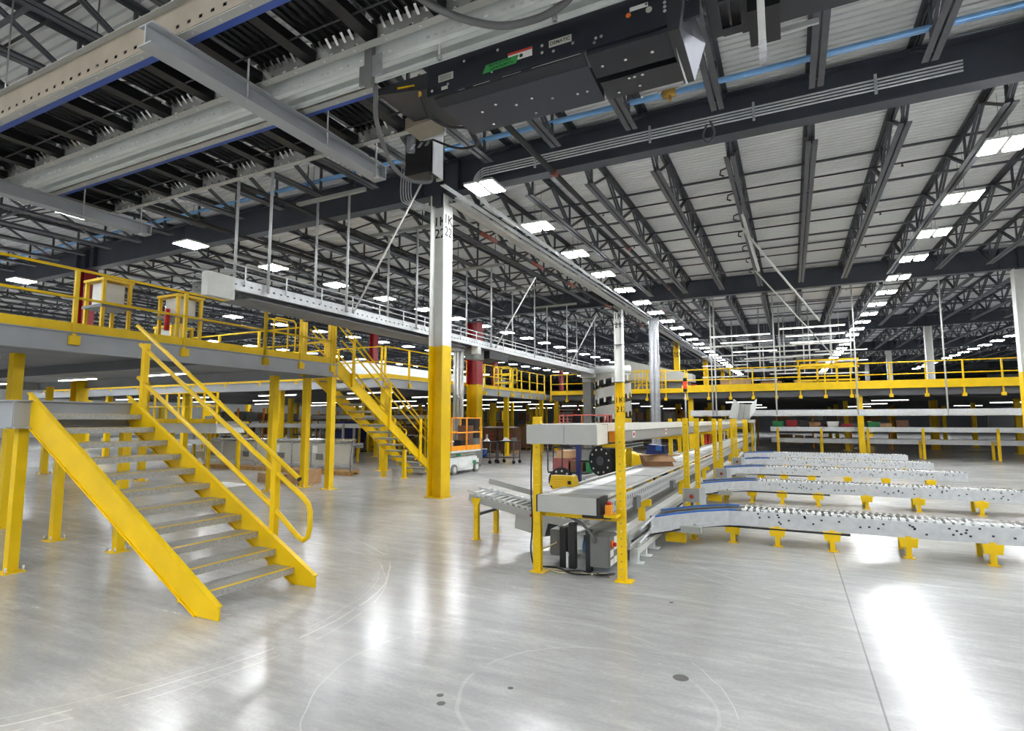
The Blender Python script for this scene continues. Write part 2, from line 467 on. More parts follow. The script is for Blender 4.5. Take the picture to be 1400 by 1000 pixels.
for zz, m_ in ((6.4, 'ink'), (2.55, 'ink')):
    for s_, dz in (('1K', 0), ('21', -.42)):
        text(s_, .36, (0, 1, 0), (0, 0, 1), (-6.9 + .182, 25.0, zz + dz), m_, c2, 'numeral')
        text(s_, .36, (1, 0, 0), (0, 0, 1), (-6.93, 25.0 - .0135, zz + dz), m_, c2, 'numeral')
for z in (3.35, 5.05, 6.0): MB().box(-7.09, -6.71, 24.81, 25.19, z, z + .03).build('strap', 'steel_dark', c2)
c3 = column(-6.9, 39.62, 'yellow', None, None, 'all yellow column rising through the far platform, marked 1K 20')
for zz in (6.7, 2.2):
    for s_, dz in (('1K', 0), ('20', -.55)):
        text(s_, .5, (0, 1, 0), (0, 0, 1), (-6.9 + .182, 39.62, zz + dz), 'ink', c3, 'numeral')
        text(s_, .5, (1, 0, 0), (0, 0, 1), (-6.93, 39.62 - .0135, zz + dz), 'ink', c3, 'numeral')
c4 = column(-6.9, 54.24, 'yellow_old', None, None, 'dim all yellow column far behind the platform, second of the two')
for i, y in enumerate(COLY):
    if y > 60: column(-6.9, y, 'yellow_old', None, None, 'distant yellow column of the middle row', 'distant yellow columns of the middle row')
names = {25.0: 'dark red column with yellow foot behind the yellow stairs', 39.62: 'dark red column behind the long platform, just right of the bright red one', 54.24: 'red column standing behind the far platform corner, beside the spiral'}
column(-11.64, 20.1, 'yellow', 'red_paint', 3.12, 'bright red column with yellow lower half beside the silver pipes', a=.24, top=5.7)
for y in COLY:
    k = round(y, 2)
    l = names.get(k)
    for kk in names:
        if abs(kk - y) < .05: l = names[kk]
    column(-21.1, y, 'yellow', 'red_paint', 3.3 if y < 50 else 1.2, l or 'distant red and yellow column of the second row', None if l else 'other red and yellow columns')
for x in COLX:
    if abs(x + 6.9) < .1 or abs(x + 21.1) < .1: continue
    for y in COLY[3:8]:
        column(x, y, 'yellow', 'white_paint', 3.3, 'far white column with yellow lower half beyond the platforms', 'far white and yellow columns')

# ---------------------------------------------------------------- high-bay lights in rows along y
def highbay():
    t = thing('ceiling_light', (0, 0, 0), 'x', 'light')
    for sx in (-1, 1):
        x = sx * .18
        d = MB().box(x - .13, x + .13, -.30, .30, -.012, 0).build('diffuser', 'lamp_on', t)
        h = MB().box(x - .15, x + .15, -.31, .31, .0005, .05)
        h.build('housing', 'grey_light', t)
    MB().box(-.06, .06, -.2, .2, .05, .11).build('driver_box', 'grey_light', t)
    mm = MB()
    MB().tube([(0, -.2, .1), (0, -.2, 1.05)], .004, 4).build('hanging_wire', 'steel_dark', t); MB().tube([(0, .2, .1), (0, .2, 1.05)], .004, 4).build('hanging_wire', 'steel_dark', t)
    return t
LP = highbay(); used = False
ordn = ['nearest', 'second', 'third', 'fourth', 'fifth', 'sixth', 'seventh', 'eighth', 'ninth']
for rx in (-5.45, -14.45, -23.45, -32.45, -41.45, 3.55, 12.55):
    k = -15  # starts behind the camera: unseen lights added there for fill
    while True:
        y = 9.78 + 2.73 * k + (0 if rx == -5.45 else -.25); k += 1
        if y > 76: break
        if y < -32 or (rx < -30 and y > 60) or (rx == -5.45 and -1 < y < 9): continue
        if rx == -5.45 and 0 <= k - 1 < 9:
            lab = ordn[k - 1] + ' bright twin panel ceiling light of the row right of the white column'; g = None
        elif rx == -5.45: lab = 'distant or unseen twin panel ceiling light along the row above the aisle'; g = 'distant lights of the aisle row'
        elif rx == -14.45 and 1 <= k - 1 < 5:
            lab = ordn[k - 2] + ' ceiling light of the row seen left of the white column'; g = None
        else: lab = 'bright twin panel ceiling light far off or out of view under the roof'; g = 'far ceiling lights'
        z = 6.42 + SL * (y - 10.38)
        if not used:
            LP.location = (rx, y, z); LP['label'] = lab; used = True
            if g: LP['group'] = g
        else:
            c = dup(LP, (rx, y, z), lab)
            if g: c['group'] = g
            elif 'group' in c: del c['group']

# ---------------------------------------------------------------- pipes and conduits under the roof (hung from joists: parts of the roof)
def zrun(y, z): return z + SL * (y - 10.38)
def run_y(name, x, y0, y1, z, r, m, n=8):
    return MB().tube([(x, y0, zrun(y0, z)), (x, y1, zrun(y1, z))], r, n).build(name, m, ceiling)
mp = run_y('sprinkler_main', -4.0, -4, 84, 6.53, .055, 'pipe_black')
cp = MB()
for y in (-1.2, 4.6, 9.9, 15.6, 21.5, 27.4, 33.4): cp.tube([(-4.0, y, zrun(y, 6.53)), (-4.0, y + .16, zrun(y + .16, 6.53))], .072, 8)
cp.build('couplings', 'coupling', mp)
mp2 = run_y('sprinkler_main', -6.95, 10.8, 84, 6.42, .055, 'pipe_black')
cp = MB()
for y in (12.2, 15.4, 18.4, 23.0, 29.0): cp.tube([(-6.95, y, zrun(y, 6.42)), (-6.95, y + .9, zrun(y + .9, 6.42))], .06, 8)
cp.build('pipe_sleeves', 'rust', mp2)
for x in (-9.9, -12.8): run_y('sprinkler_main', x, -4, 84, 6.5, .05, 'pipe_black')
# cable tray with conduits along the column line
tr = MB(); y0, y1 = 10.3, 84
for dx in (-.11, .11): tr.bar((-6.55 + dx, y0, zrun(y0, 6.5)), (-6.55 + dx, y1, zrun(y1, 6.5)), .02, .09)
tr.bar((-6.55, y0, zrun(y0, 6.47)), (-6.55, y1, zrun(y1, 6.47)), .22, .008)
tray = tr.build('cable_tray', 'grey_paint', ceiling)
for dx in (.20, .245, .29): MB().tube([(-6.55 + dx, 9.5, zrun(9.5, 6.55)), (-6.55 + dx, 84, zrun(84, 6.55))], .014, 6).build('conduit', 'conduit', ceiling)
for dx in (.55, .60, .65, .70):
    cc = MB().tube([(2.5, 10.0 - (dx - .55) * .1, 6.80 + (dx - .55)), (-5.6, 10.0 - (dx - .55) * .1, 6.80 + (dx - .55))] + [(-5.6 - .42 * math.sin(math.radians(a)), 10.42 - .42 * math.cos(math.radians(a)) - (dx - .55) * .1, 6.80 + (dx - .55) - .0025 * a) for a in range(15, 91, 15)] + [(-6.02, 11.0, 6.5 + (dx - .55) * .6), (-6.02 - (dx - .55) * .3, 60, 7.1)], .015, 6)
    cc.build('conduit', 'conduit', ceiling)
for x in (-4.4, -2.1, -0.35, 1.4): MB().box(x - .02, x + .02, 9.93, 9.96, 6.70, 7.02).build('strut_channel', 'galv', ceiling)
for x in (-7.75, -7.68, -7.61, -7.54, -7.47): MB().tube(bez([(x, 10.0, 7.4), (x, 9.98, 6.75), (x + .1, 10.05, 6.55), (x + .4, 10.6, 6.5), (x + .6, 12, 6.5)], 4), .014, 6).build('conduit', 'conduit', ceiling)
bl = MB().tube([(XL + 30, 9.25, 7.14), (6, 9.25, 7.14)], .05, 8).build('air_pipe', 'pipe_blue', ceiling)
v = MB(); v.tube([(-1.72, 9.25, 7.14), (-1.50, 9.25, 7.14)], .075, 8); v.tube([(-1.6, 9.25, 7.14), (-1.6, 9.2, 6.98)], .03, 6); v.build('valve', 'brass', bl)
for x in (-14, -9.7, -7.9, -3.5): MB().tube([(x, 9.25, 7.14), (x, 9.25, 7.55)], .006, 4).build('pipe_hanger', 'steel_dark', bl)
# diagonal sway braces of pale tube by the right hand joist
for a, b, r in (((-0.98, 13.0, 7.1), (-0.72, 19.0, 6.35), .045), ((-0.92, 15.2, 6.55), (0.9, 19.5, 4.7), .03), ((-0.85, 19.6, 6.5), (1.4, 22.5, 3.9), .025)):
    MB().tube([a, b], r, 8).build('sway_brace', 'grey_light', ceiling)
for k in range(7):
    y = 12.3 + 1.55 * k
    MB().tube([(-1.0, y, zg(y) + .25), (-1.12, y, zg(y) + .22), (-1.14, y, zg(y) + .12), (-1.06, y, zg(y) + .08)], .018, 6).build('pipe_hook', 'pipe_black', ceiling)
MB().tube(bez([(-1.08, 10.05, 6.95), (-1.17, 9.9, 6.6), (-1.08, 9.85, 6.42), (-.98, 9.9, 6.6), (-1.06, 10.0, 6.9)], 5), .02, 6).build('cable_loop', 'hose_grey', ceiling)

# ---------------------------------------------------------------- overhead conveyor along x, seen from below
OX0, OX1 = -9.0, 4.2
def roller_proto(name, y0, y1, z, r, m, parent):
    return MB().tube([(0, y0, z), (0, y1, z)], r, 10).build(name, m, parent, world=False)
def oh_lane(y0, y1, x0, x1, label, mroll='roller_dark'):
    t = thing('overhead_conveyor', (0, 0, 0), label, 'conveyor')
    zb = 4.5
    for yy, d in ((y0, 1), (y1, -1)):
        m = MB()
        # perforated side sheet, flanges top and bottom
        m.perf((x0, yy, zb + .01), (1, 0, 0), (0, 0, 1), x1 - x0, .23, .13, .04, .028, -.06)
        side = m.build('side_frame', 'taupe' if d > 0 else 'grey_paint', t, solid=.004)
        f = MB(); f.box(x0, x1, min(yy, yy + d * .065), max(yy, yy + d * .065), zb, zb + .006); f.box(x0, x1, min(yy, yy - d * .05), max(yy, yy - d * .05), zb + .236, zb + .242)
        f.build('flange', 'grey_paint', side)
        h = MB()
        x = x0 + .2
        while x < x1 - .1:
            h.cbox((x, yy + d * .034, zb - .001), .018, .018, .006); x += .31
        h.build('flange_bolts', 'zinc', side, kind='stuff')
    r0 = roller_proto('roller', y0 + .012, y1 - .012, zb + .19, .030, mroll, t)
    n = 0; x = x0 + .08; firstr = True
    while x < x1 - .05:
        if (n % 8) != 7:
            if firstr: r0.location = (x, 0, 0); firstr = False
            else: inst(r0, t, (x, 0, 0))
        else:
            MB().box(x - .05, x + .05, y0 + .01, y1 - .01, zb + .05, zb + .13).build('cross_member', 'black', t)
        x += .078; n += 1
    # wedge shaped roller end guards on the far frame
    for d in range(int((x1 - x0) / .078)):
        pass
    g = MB(); x = x0 + .12
    while x < x1:
        g.hexa([(x - .012, y1 - .06, zb + .17), (x + .012, y1 - .06, zb + .17), (x + .012, y1 - .004, zb + .12), (x - .012, y1 - .004, zb + .12), (x - .012, y1 - .06, zb + .2), (x + .012, y1 - .06, zb + .2), (x + .012, y1 - .004, zb + .2), (x - .012, y1 - .004, zb + .2)]); x += .078
    g.build('roller_end_guards', 'chrome', t, kind='stuff')
    bb = MB(); bb.box(x0 + .1, x1 - .1, y0 + .08, y0 + .15, zb + .03, zb + .036); bb.build('drive_belt', 'belt_blue', t)
    cb = MB().tube([(x0, y1 - .28, zb + .06), (x1, y1 - .28, zb + .06)], .008, 5).build('cable', 'black', t)
    return t
la = oh_lane(2.42, 3.17, OX0, OX1, 'overhead roller conveyor lane nearest the camera, at the top left corner')
lb = oh_lane(3.58, 4.37, OX0, -3.05, 'second overhead roller conveyor lane, ending at the black drive unit')
MB().box(OX0, OX1, 3.36, 3.52, 4.60, 4.608).build('deck_sheet', 'machine_white', la)
m = MB(); m.perf((OX0, 3.24, 4.44), (1, 0, 0), (0, 0, 1), OX1 - OX0, .14, .07, .03, .02, -.03); m.perf((OX0, 3.54, 4.5), (1, 0, 0), (0, 0, 1), OX1 - OX0, .2, .09, .026, .03, .04)
m.build('perforated_rail', 'machine_white', la, solid=.004)
m = MB(); m.box(OX0, OX1, 3.24, 3.29, 4.44, 4.446); m.box(OX0, -0.6, 3.50, 3.57, 4.515, 4.521); m.box(OX0, -.6, 3.39, 3.44, 4.52, 4.526); m.build('rail_flange', 'machine_white', la)
m = MB(); m.box(OX0, -.9, 3.30, 3.36, 4.56, 4.575); m.build('rail_cap', 'belt_white', la)
# supporting cross beams
def xbeam(x, y0, y1, label):
    t = thing('support_beam', (x, (y0 + y1) / 2, 4.3), label, 'beam')
    p = [(-.075, 0), (.075, 0), (.075, .012), (.008, .012), (.008, .148), (.075, .148), (.075, .16), (-.075, .16), (-.075, .148), (-.008, .148), (-.008, .012), (-.075, .012)]
    MB().prism(p, (x, y0, 4.29), (x, y1, 4.29)).build('beam', 'beam_grey', t)
    MB().box(x - .078, x + .078, y1 - .012, y1, 4.29, 4.45).build('end_plate', 'beam_grey', t)
    for yy in (3.0, 3.9, 4.62):
        if yy < y1: MB().tube([(x + .05, yy, 4.28), (x + .05, yy, zd(yy))], .009, 6).build('threaded_rod', 'galv', t)
    MB().cbox((x + .05, 4.62, 4.28), .05, .05, .02).build('nut', 'galv', t)
    return t
xbeam(-3.98, 2.2, 4.76, 'pale grey steel beam carrying the overhead lanes, left of the hanging grey hose')
xbeam(-8.2, 2.2, 4.76, 'pale grey steel beam under the far left end of the overhead lanes')
xbeam(2.9, 2.2, 4.76, 'pale grey steel beam under the overhead lane right of the photo')
for x in (-3.18, -2.30, -1.35, -.7):
    t = thing('hanger_rod', (x, 3.3, 4.5), {-3.18: 'steel strut post hanging beside the grey hose', -2.30: 'bright hanger rod, left of the two above the label plates', -1.35: 'bright hanger rod above the maker plate', -.7: 'hanger rod above the right end of the drive unit'}[x], 'rod')
    if x == -3.18:
        m = MB(); m.box(x + .33, x + .40, 3.185, 3.23, 4.22, zd(3.3)); m.build('strut_post', 'grey_dark', t); MB().box(x + .40, x + .50, 3.19, 3.20, 4.28, 4.45).build('clamp_plate', 'galv', t); MB().box(x + .27, x + .33, 3.20, 3.22, 4.24, 4.40).build('clamp_side', 'grey_dark', t)
    else:
        MB().tube([(x, 3.4, 4.40), (x, 3.4, zd(3.4))], .011, 6).build('rod', 'chrome', t)
        MB().tube([(x, 3.4, 4.40), (x, 3.4, 4.43)], .022, 6).build('nut', 'galv', t)

# drive unit below lane b
du = thing('drive_unit', (-1.5, 3.9, 4.2), 'black conveyor drive unit with perforated guard and a maker plate', 'machine')
MB().box(-2.55, -.42, 3.60, 3.625, 4.27, 4.56).build('front_panel', 'navy_black', du)
MB().hexa([(-3.08, 3.62, 4.44), (-2.56, 3.62, 4.36), (-2.56, 4.25, 4.36), (-3.02, 4.25, 4.42), (-3.08, 3.62, 4.50), (-2.56, 3.62, 4.50), (-2.56, 4.25, 4.50), (-3.02, 4.25, 4.50)]).build('side_bracket', 'black_sheet', du)
MB().hexa([(-2.50, 3.63, 4.255), (-1.22, 3.63, 4.255), (-1.22, 3.72, 4.23), (-2.50, 3.72, 4.23), (-2.50, 3.63, 4.27), (-1.22, 3.63, 4.27), (-1.22, 3.72, 4.245), (-2.50, 3.72, 4.245)]).build('guard_edge', 'black_sheet', du)
gd = MB().hexa([(-2.48, 3.72, 4.225), (-1.22, 3.72, 4.225), (-1.23, 4.17, 4.20), (-2.45, 4.17, 4.20), (-2.48, 3.72, 4.235), (-1.22, 3.72, 4.235), (-1.23, 4.17, 4.21), (-2.45, 4.17, 4.21)]).build('perforated_guard', 'perf_dark', du)
MB().box(-2.45, -1.23, 4.15, 4.17, 4.21, 4.5).build('rear_panel', 'black_sheet', du)
MB().hexa([(-1.20, 3.63, 4.24), (-.55, 3.63, 4.24), (-.55, 3.86, 4.20), (-1.20, 3.86, 4.20), (-1.20, 3.63, 4.5), (-.55, 3.63, 4.5), (-.55, 3.86, 4.5), (-1.20, 3.86, 4.5)]).build('gear_housing', 'black_sheet', du)
MB().box(-1.20, -.60, 3.95, 4.20, 4.215, 4.5).build('lower_housing', 'black_sheet', du)
MB().box(-1.18, -.60, 3.86, 3.95, 4.28, 4.5).build('recess', 'black', du)
MB().hexa([(-.62, 3.56, 4.19), (-.545, 3.56, 4.19), (-.545, 4.2, 4.19), (-.62, 4.2, 4.19), (-.62, 3.56, 4.46), (-.505, 3.56, 4.46), (-.46, 4.2, 4.46), (-.62, 4.2, 4.46)]).build('end_housing', 'black_sheet', du)
MB().hexa([(-.545, 3.56, 4.19), (-.541, 3.56, 4.19), (-.541, 4.2, 4.19), (-.545, 4.2, 4.19), (-.505, 3.56, 4.46), (-.501, 3.56, 4.46), (-.456, 4.2, 4.46), (-.46, 4.2, 4.46)]).build('end_skin', 'plate_grey', du)
MB().tube([(-.60, 3.6, 4.2), (-.60, 4.2, 4.19)], .008, 6).build('edge_rod', 'galv', du)
bl = MB()
for x, y, z in ((-2.35, 3.597, 4.33), (-2.2, 3.597, 4.48), (-1.95, 3.597, 4.32), (-1.9, 3.597, 4.48), (-1.53, 3.597, 4.345), (-1.53, 3.597, 4.40), (-1.44, 3.597, 4.33), (-1.29, 3.597, 4.345), (-1.12, 3.597, 4.33), (-1.08, 3.597, 4.33), (-.64, 3.597, 4.43), (-.64, 3.597, 4.40), (-.64, 3.597, 4.37), (-2.5, 3.597, 4.31), (-1.13, 3.597, 4.30)):
    bl.tube([(x, y, z), (x, y + .005, z)], .012, 8)
for x, y, z in ((-1.12, 3.75, 4.215), (-.95, 3.75, 4.215), (-.76, 3.75, 4.215), (-.98, 3.97, 4.21), (-.94, 3.97, 4.21), (-.88, 3.97, 4.21), (-1.1, 4.12, 4.21), (-.93, 4.1, 4.21), (-.95, 4.26, 4.21), (-.82, 4.26, 4.21), (-.68, 4.26, 4.21), (-2.2, 3.9, 4.217), (-2.05, 3.85, 4.217), (-1.9, 3.93, 4.217), (-1.75, 3.9, 4.217), (-1.6, 3.97, 4.216), (-1.4, 4.0, 4.214), (-1.32, 4.0, 4.214), (-2.2, 4.1, 4.21), (-1.8, 4.1, 4.21), (-2.3, 4.2, 4.205)):
    bl.tube([(x, y, z), (x, y, z - .008)], .012, 8)
bl.build('bolts', 'chrome', du, kind='stuff')
def plate(x0, x1, z0, z1, y, m, parent, name):
    return MB().box(x0, x1, y - .002, y, z0, z1).build(name, m, parent)
pl = plate(-1.475, -1.30, 4.365, 4.418, 3.599, 'label_grey', du, 'maker_plate'); pl['label'] = 'grey maker plate reading DEMATIC'
text('DEMATIC', .037, (1, 0, 0), (0, 0, 1), (-1.3875, 3.5965, 4.3915), 'ink', du)
plate(-1.81, -1.61, 4.35, 4.42, 3.599, 'paper', du, 'warning_label')['label'] = 'white warning label with a red band'
plate(-1.81, -1.61, 4.402, 4.42, 3.5965, 'label_red', du, 'label_band')
m = MB(); m.tube([(-1.70, 3.597, 4.375), (-1.70, 3.5955, 4.375)], .015, 10); m.build('label_symbol', 'ink', du)
tp_ = MB().hexa([(-2.03, 3.5935, 4.318), (-1.74, 3.5935, 4.325), (-1.74, 3.595, 4.325), (-2.03, 3.595, 4.318), (-2.0, 3.5935, 4.383), (-1.72, 3.5935, 4.388), (-1.72, 3.595, 4.388), (-2.0, 3.595, 4.383)]).build('green_tape', 'tape_green', du)
tp_['label'] = 'strip of green tape with black scribbled writing'
sc = MB(); rnd = random.Random(3)
for row, (xa, zz) in enumerate(((-1.97, 4.368), (-1.95, 4.340))):
    x = xa
    for k in range(9):
        h = rnd.uniform(.012, .022); z0 = zz + (x + 1.97) * .02
        sc.bar((x, 3.5925, z0 - h / 2), (x + rnd.uniform(-.012, .018), 3.5925, z0 + h / 2), .004, .001, up=(0, 1, 0)); sc.bar((x, 3.5925, z0 + rnd.uniform(-.008, .008)), (x + .018, 3.5925, z0 + rnd.uniform(-.01, .01)), .004, .001, up=(0, 1, 0)); x += .021
sc.build('handwriting', 'ink', du)
plate(-2.44, -2.30, 4.365, 4.425, 3.599, 'label_grey', du, 'rating_plate'); plate(-2.41, -2.35, 4.292, 4.32, 3.599, 'label_grey', du, 'small_label')
for i in range(4): plate(-2.425, -2.315, 4.375 + i * .011, 4.379 + i * .011, 3.5965, 'grey_dark', du, 'print_line')
plate(-.875, -.75, 4.443, 4.472, 3.599, 'paper', du, 'sticker'); MB().box(-.77, -.755, 3.596, 3.597, 4.452, 4.467).build('printed_code_block', 'grey_dark', du)
MB().tube([(-.885, 3.598, 4.42), (-.885, 3.596, 4.42)], .018, 14).build('orange_dot', 'sticker_orange', du)
MB().tube([(-.745, 3.598, 4.415), (-.745, 3.596, 4.415)], .022, 14).build('grey_dot', 'label_grey', du)
MB().tube([(-.59, 3.598, 4.335), (-.59, 3.594, 4.335)], .016, 10).build('cap_nut', 'grey_dark', du)
plate(-.49, -.46, 4.36, 4.42, 3.555, 'paper', du, 'edge_label')
# gear motor and black box below the bracket
MB().hexa([(-3.15, 4.10, 4.38), (-2.80, 4.06, 4.38), (-2.80, 4.26, 4.36), (-3.13, 4.32, 4.36), (-3.15, 4.10, 4.49), (-2.80, 4.06, 4.49), (-2.80, 4.26, 4.49), (-3.13, 4.32, 4.49)]).build('gear_motor', 'taupe', du)
MB().box(-3.12, -2.86, 4.33, 4.36, 4.38, 4.46).build('motor_plate', 'zinc', du)
MB().box(-3.46, -3.14, 4.52, 4.70, 4.15, 4.58).build('junction_box', 'black', du)
m = MB()
for k in range(3): m.hexa([(-3.40 + k * .09, 4.512, 4.42), (-3.36 + k * .09, 4.512, 4.42), (-3.36 + k * .09, 4.518, 4.42), (-3.40 + k * .09, 4.518, 4.42), (-3.36 + k * .09, 4.512, 4.47), (-3.32 + k * .09, 4.512, 4.47), (-3.32 + k * .09, 4.518, 4.47), (-3.36 + k * .09, 4.518, 4.47)])
m.build('louvres', 'chrome', du)
bb = MB(); bb.box(-3.125, -3.115, 4.52, 4.72, 4.12, 4.60); bb.box(-3.20, -3.115, 4.70, 4.72, 4.12, 4.60); bb.build('angle_bracket', 'zinc', du)
MB().tube([(-3.34, 4.45, 4.52), (-3.34, 4.45, 4.36)], .045, 12).build('filter_bowl', 'film', du)
MB().tube([(-3.44, 4.4, 4.56), (-3.30, 4.4, 4.56)], .05, 12).build('regulator', 'black', du)
MB().tube(bez([(-2.66, 3.66, 4.36), (-2.64, 3.75, 4.22), (-2.58, 3.95, 4.2), (-2.45, 4.1, 4.22), (-2.5, 4.34, 4.2), (-2.8, 4.45, 4.28), (-3.2, 4.45, 4.5)], 6), .012, 6).build('air_hose', 'black', du)
MB().tube([(-2.66, 3.64, 4.52), (-2.66, 3.66, 4.34)], .016, 8).build('ball_valve', 'brass', du)
MB().bar((-2.86, 3.62, 4.44), (-2.69, 3.62, 4.42), .03, .008).build('valve_handle', 'yellow_old', du)
t = thing('hose', (-3.1, 3.4, 4.3), 'thick grey hose looping down from the strut post to the black box', 'hose')
MB().tube(bez([(-2.80, 3.26, 4.26), (-2.86, 3.34, 4.22), (-2.95, 3.45, 4.14), (-3.10, 3.7, 4.10), (-3.29, 4.1, 4.06), (-3.32, 4.4, 4.04), (-3.22, 4.6, 4.08), (-3.20, 4.62, 4.15)], 8), .020, 8).build('tube', 'hose_grey', t)
t = thing('hose', (-1.6, 3.0, 4.4), 'thick grey hose sagging under the top edge of the drive unit', 'hose')
MB().tube(bez([(-2.35, 2.6, 4.72), (-2.1, 2.95, 4.48), (-1.75, 3.2, 4.37), (-1.45, 3.3, 4.38), (-1.25, 3.34, 4.46), (-1.18, 3.36, 4.56)], 8), .026, 8).build('tube', 'hose_grey', t)
MB().cbox((-1.18, 3.36, 4.58), .1, .08, .1).build('gland', 'grey_dark', t)
# black panels at the upper right and white tube
t = thing('guard_machine', (-.1, 4.1, 4.5), 'black overhead machine guard with square openings, right of the drive unit', 'guard')
m = MB(); m.box(-.40, -.33, 3.5, 4.22, 4.5, 4.52); m.box(-.2, .75, 3.5, 4.26, 4.5, 4.52); m.box(-.33, -.2, 4.15, 4.24, 4.5, 4.52); m.box(-.33, -.2, 3.85, 3.88, 4.5, 4.52); m.box(-.275, -.26, 3.5, 4.2, 4.505, 4.515)
m.build('sheet', 'black_sheet', t)
MB().box(-.15, .05, 3.9, 4.3, 4.40, 4.5).build('lower_box', 'black', t); MB().box(-.42, .75, 3.6, 4.3, 4.55, 4.57).build('cover', 'black', t)
MB().box(-.12, .3, 4.36, 4.38, 4.49, 4.53).build('edge_strip', 'zinc', t)
t = thing('hanging_tube', (-.06, 3.6, 3.83), 'white tube with a clear end hanging at the top right', 'tube')
MB().tube([(-.06, 3.6, 3.94), (-.06, 3.6, zd(3.6))], .022, 10).build('pipe', 'white_paint', t); MB().tube([(-.06, 3.6, 3.83), (-.06, 3.6, 3.97)], [.02, .027], 10).build('clear_end', 'film', t)

# ---------------------------------------------------------------- second conveyor high up along y, hung from the roof
cv = thing('elevated_conveyor', (-8.9, 17, 3.9), 'long elevated conveyor with white perforated sides behind the white column', 'conveyor')
CY0, CY1 = 6.2, 27.3
for x, d in ((-8.5, -1), (-9.3, 1)):
    m = MB(); m.perf((x, CY0, 3.90), (0, 1, 0), (0, 0, 1), CY1 - CY0, .19, .16, .05, .025, .0)
    sd = m.build('side_frame', 'zinc', cv, solid=.004)
    f = MB()
    for z in (3.90, 4.09): f.box(min(x, x + d * .06), max(x, x + d * .06), CY0, CY1, z - .004, z + .006)
    f.build('flange', 'zinc', sd)
    gr = MB()
    for z in (4.21, 4.33): gr.tube([(x - d * .03, CY0, z), (x - d * .03, CY1, z)], .017, 8)
    g_ = gr.build('guard_rail', 'zinc', cv)
    y = CY0 + .4; gp = MB()
    first = None
    while y < CY1:
        if first is None: first = MB().box(x - d * .045, x - d * .03, -.012, .012, 4.0, 4.34).build('rail_post', 'zinc', cv, world=False); first.location = Vector((0, y, 0)) - wloc(cv)
        else: inst(first, cv, Vector((0, y, 0)) - wloc(cv))
        y += .9
MB().box(-9.28, -8.52, CY0 + .55, 14.2, 3.80, 3.812).build('drip_pan', 'soffit', cv)
MB().box(-9.28, -8.52, CY0, CY1, 4.06, 4.075).build('belt', 'belt_grey', cv)
MB().box(-9.0, -8.7, 14.9, 15.6, 3.55, 3.88).build('drive_box', 'grey_dark', cv); MB().box(-8.72, -8.5, 14.85, 15.05, 3.68, 3.95).build('switch_plate', 'grey_light', cv)
MB().box(-9.2, -8.55, 15.7, 17.0, 3.62, 3.86).build('motor_guard', 'black', cv)
MB().box(-8.62, -8.46, 5.9, 6.4, 3.70, 4.1).build('end_box', 'grey_light', cv)
MB().box(-9.25, -8.5, 26.3, 27.2, 3.75, 4.2).build('end_drive', 'grey_light', cv)
def hanger(y, xs, label, long=0):
    t = thing('conveyor_hanger', (-8.9, y, 3.9), label, 'hanger')
    for x in xs: MB().tube([(x, y, 3.95), (x, y, 6.56)], .027, 8).build('drop_tube', 'zinc', t)
    zt = 6.60
    MB().box(-10.0 - long, -8.0, y - .035, y + .035, zt - .04, zt + .04).build('cross_strut', 'grey_paint', t)
    for x in (-9.7, -8.3): MB().tube([(x, y, zt + .04), (x, y, zg(y) + .8)], .012, 6).build('rod', 'steel_dark', t)
    return t
hl = ['nearest tall tube hanger of the elevated conveyor, at the left edge', 'second tube hanger with a grey cross strut, above the stairs', 'third tube hanger just left of the white column', 'fourth tube hanger, right of the white column', 'fifth tube hanger of the elevated conveyor', 'sixth tube hanger of the elevated conveyor', 'last tube hanger beside the spiral conveyor']
for y, l in zip((7.06, 9.08, 11.6, 15.6, 19.0, 22.4, 26.2), hl): hanger(y, (-9.36, -8.44), l)
for (a, b), l in zip((((-8.42, 9.3, 4.0), (-6.75, 9.6, 6.95)), ((-8.42, 15.9, 4.0), (-7.2, 16.25, 6.2)), ((-8.42, 22.7, 4.0), (-7.45, 23.4, 6.2))),
                     ('slanting white brace tube left of the white column', 'slanting white brace tube right of the white column', 'slanting white brace tube near the spiral')):
    t = thing('brace_tube', a, l, 'brace'); MB().tube([a, b], .022, 8).build('tube', 'white_paint', t); MB().cbox(b, .06, .03, .08).build('clip', 'galv', t); MB().cbox(a, .06, .04, .08).build('foot_clip', 'galv', t)

# ---------------------------------------------------------------- platforms, railings, stairs
def railing(p0, p1, z, label, posts, top=1.05, mid=.55, toe=True, m='yellow', skirt=0, group=None, r=.022):
    a = Vector((p0[0], p0[1], z)); b = Vector((p1[0], p1[1], z)); t = thing('railing', ((a + b) / 2), label, 'railing', group)
    up = Vector((0, 0, 1)); d = (b - a)
    MB().tube([a + up * top, b + up * top], r, 8).build('top_rail', m, t); MB().tube([a + up * mid, b + up * mid], r, 8).build('mid_rail', m, t)
    f = None
    for i in range(posts):
        q = a + d * (i / (posts - 1))
        if f is None:
            f = MB().box(-.028, .028, -.028, .028, -skirt, top).build('post', m, t, world=False); f.location = q - wloc(t)
            if skirt: MB().box(-.07, .07, -.07, .07, -skirt, -skirt + .14).build('post_bracket', m, f, world=False)
        else:
            c = copy_tree(f, t); c.location = q - wloc(t)
    if toe: MB().bar(a + up * .075, b + up * .075, .012, .15).build('toe_plate', m, t)
    return t
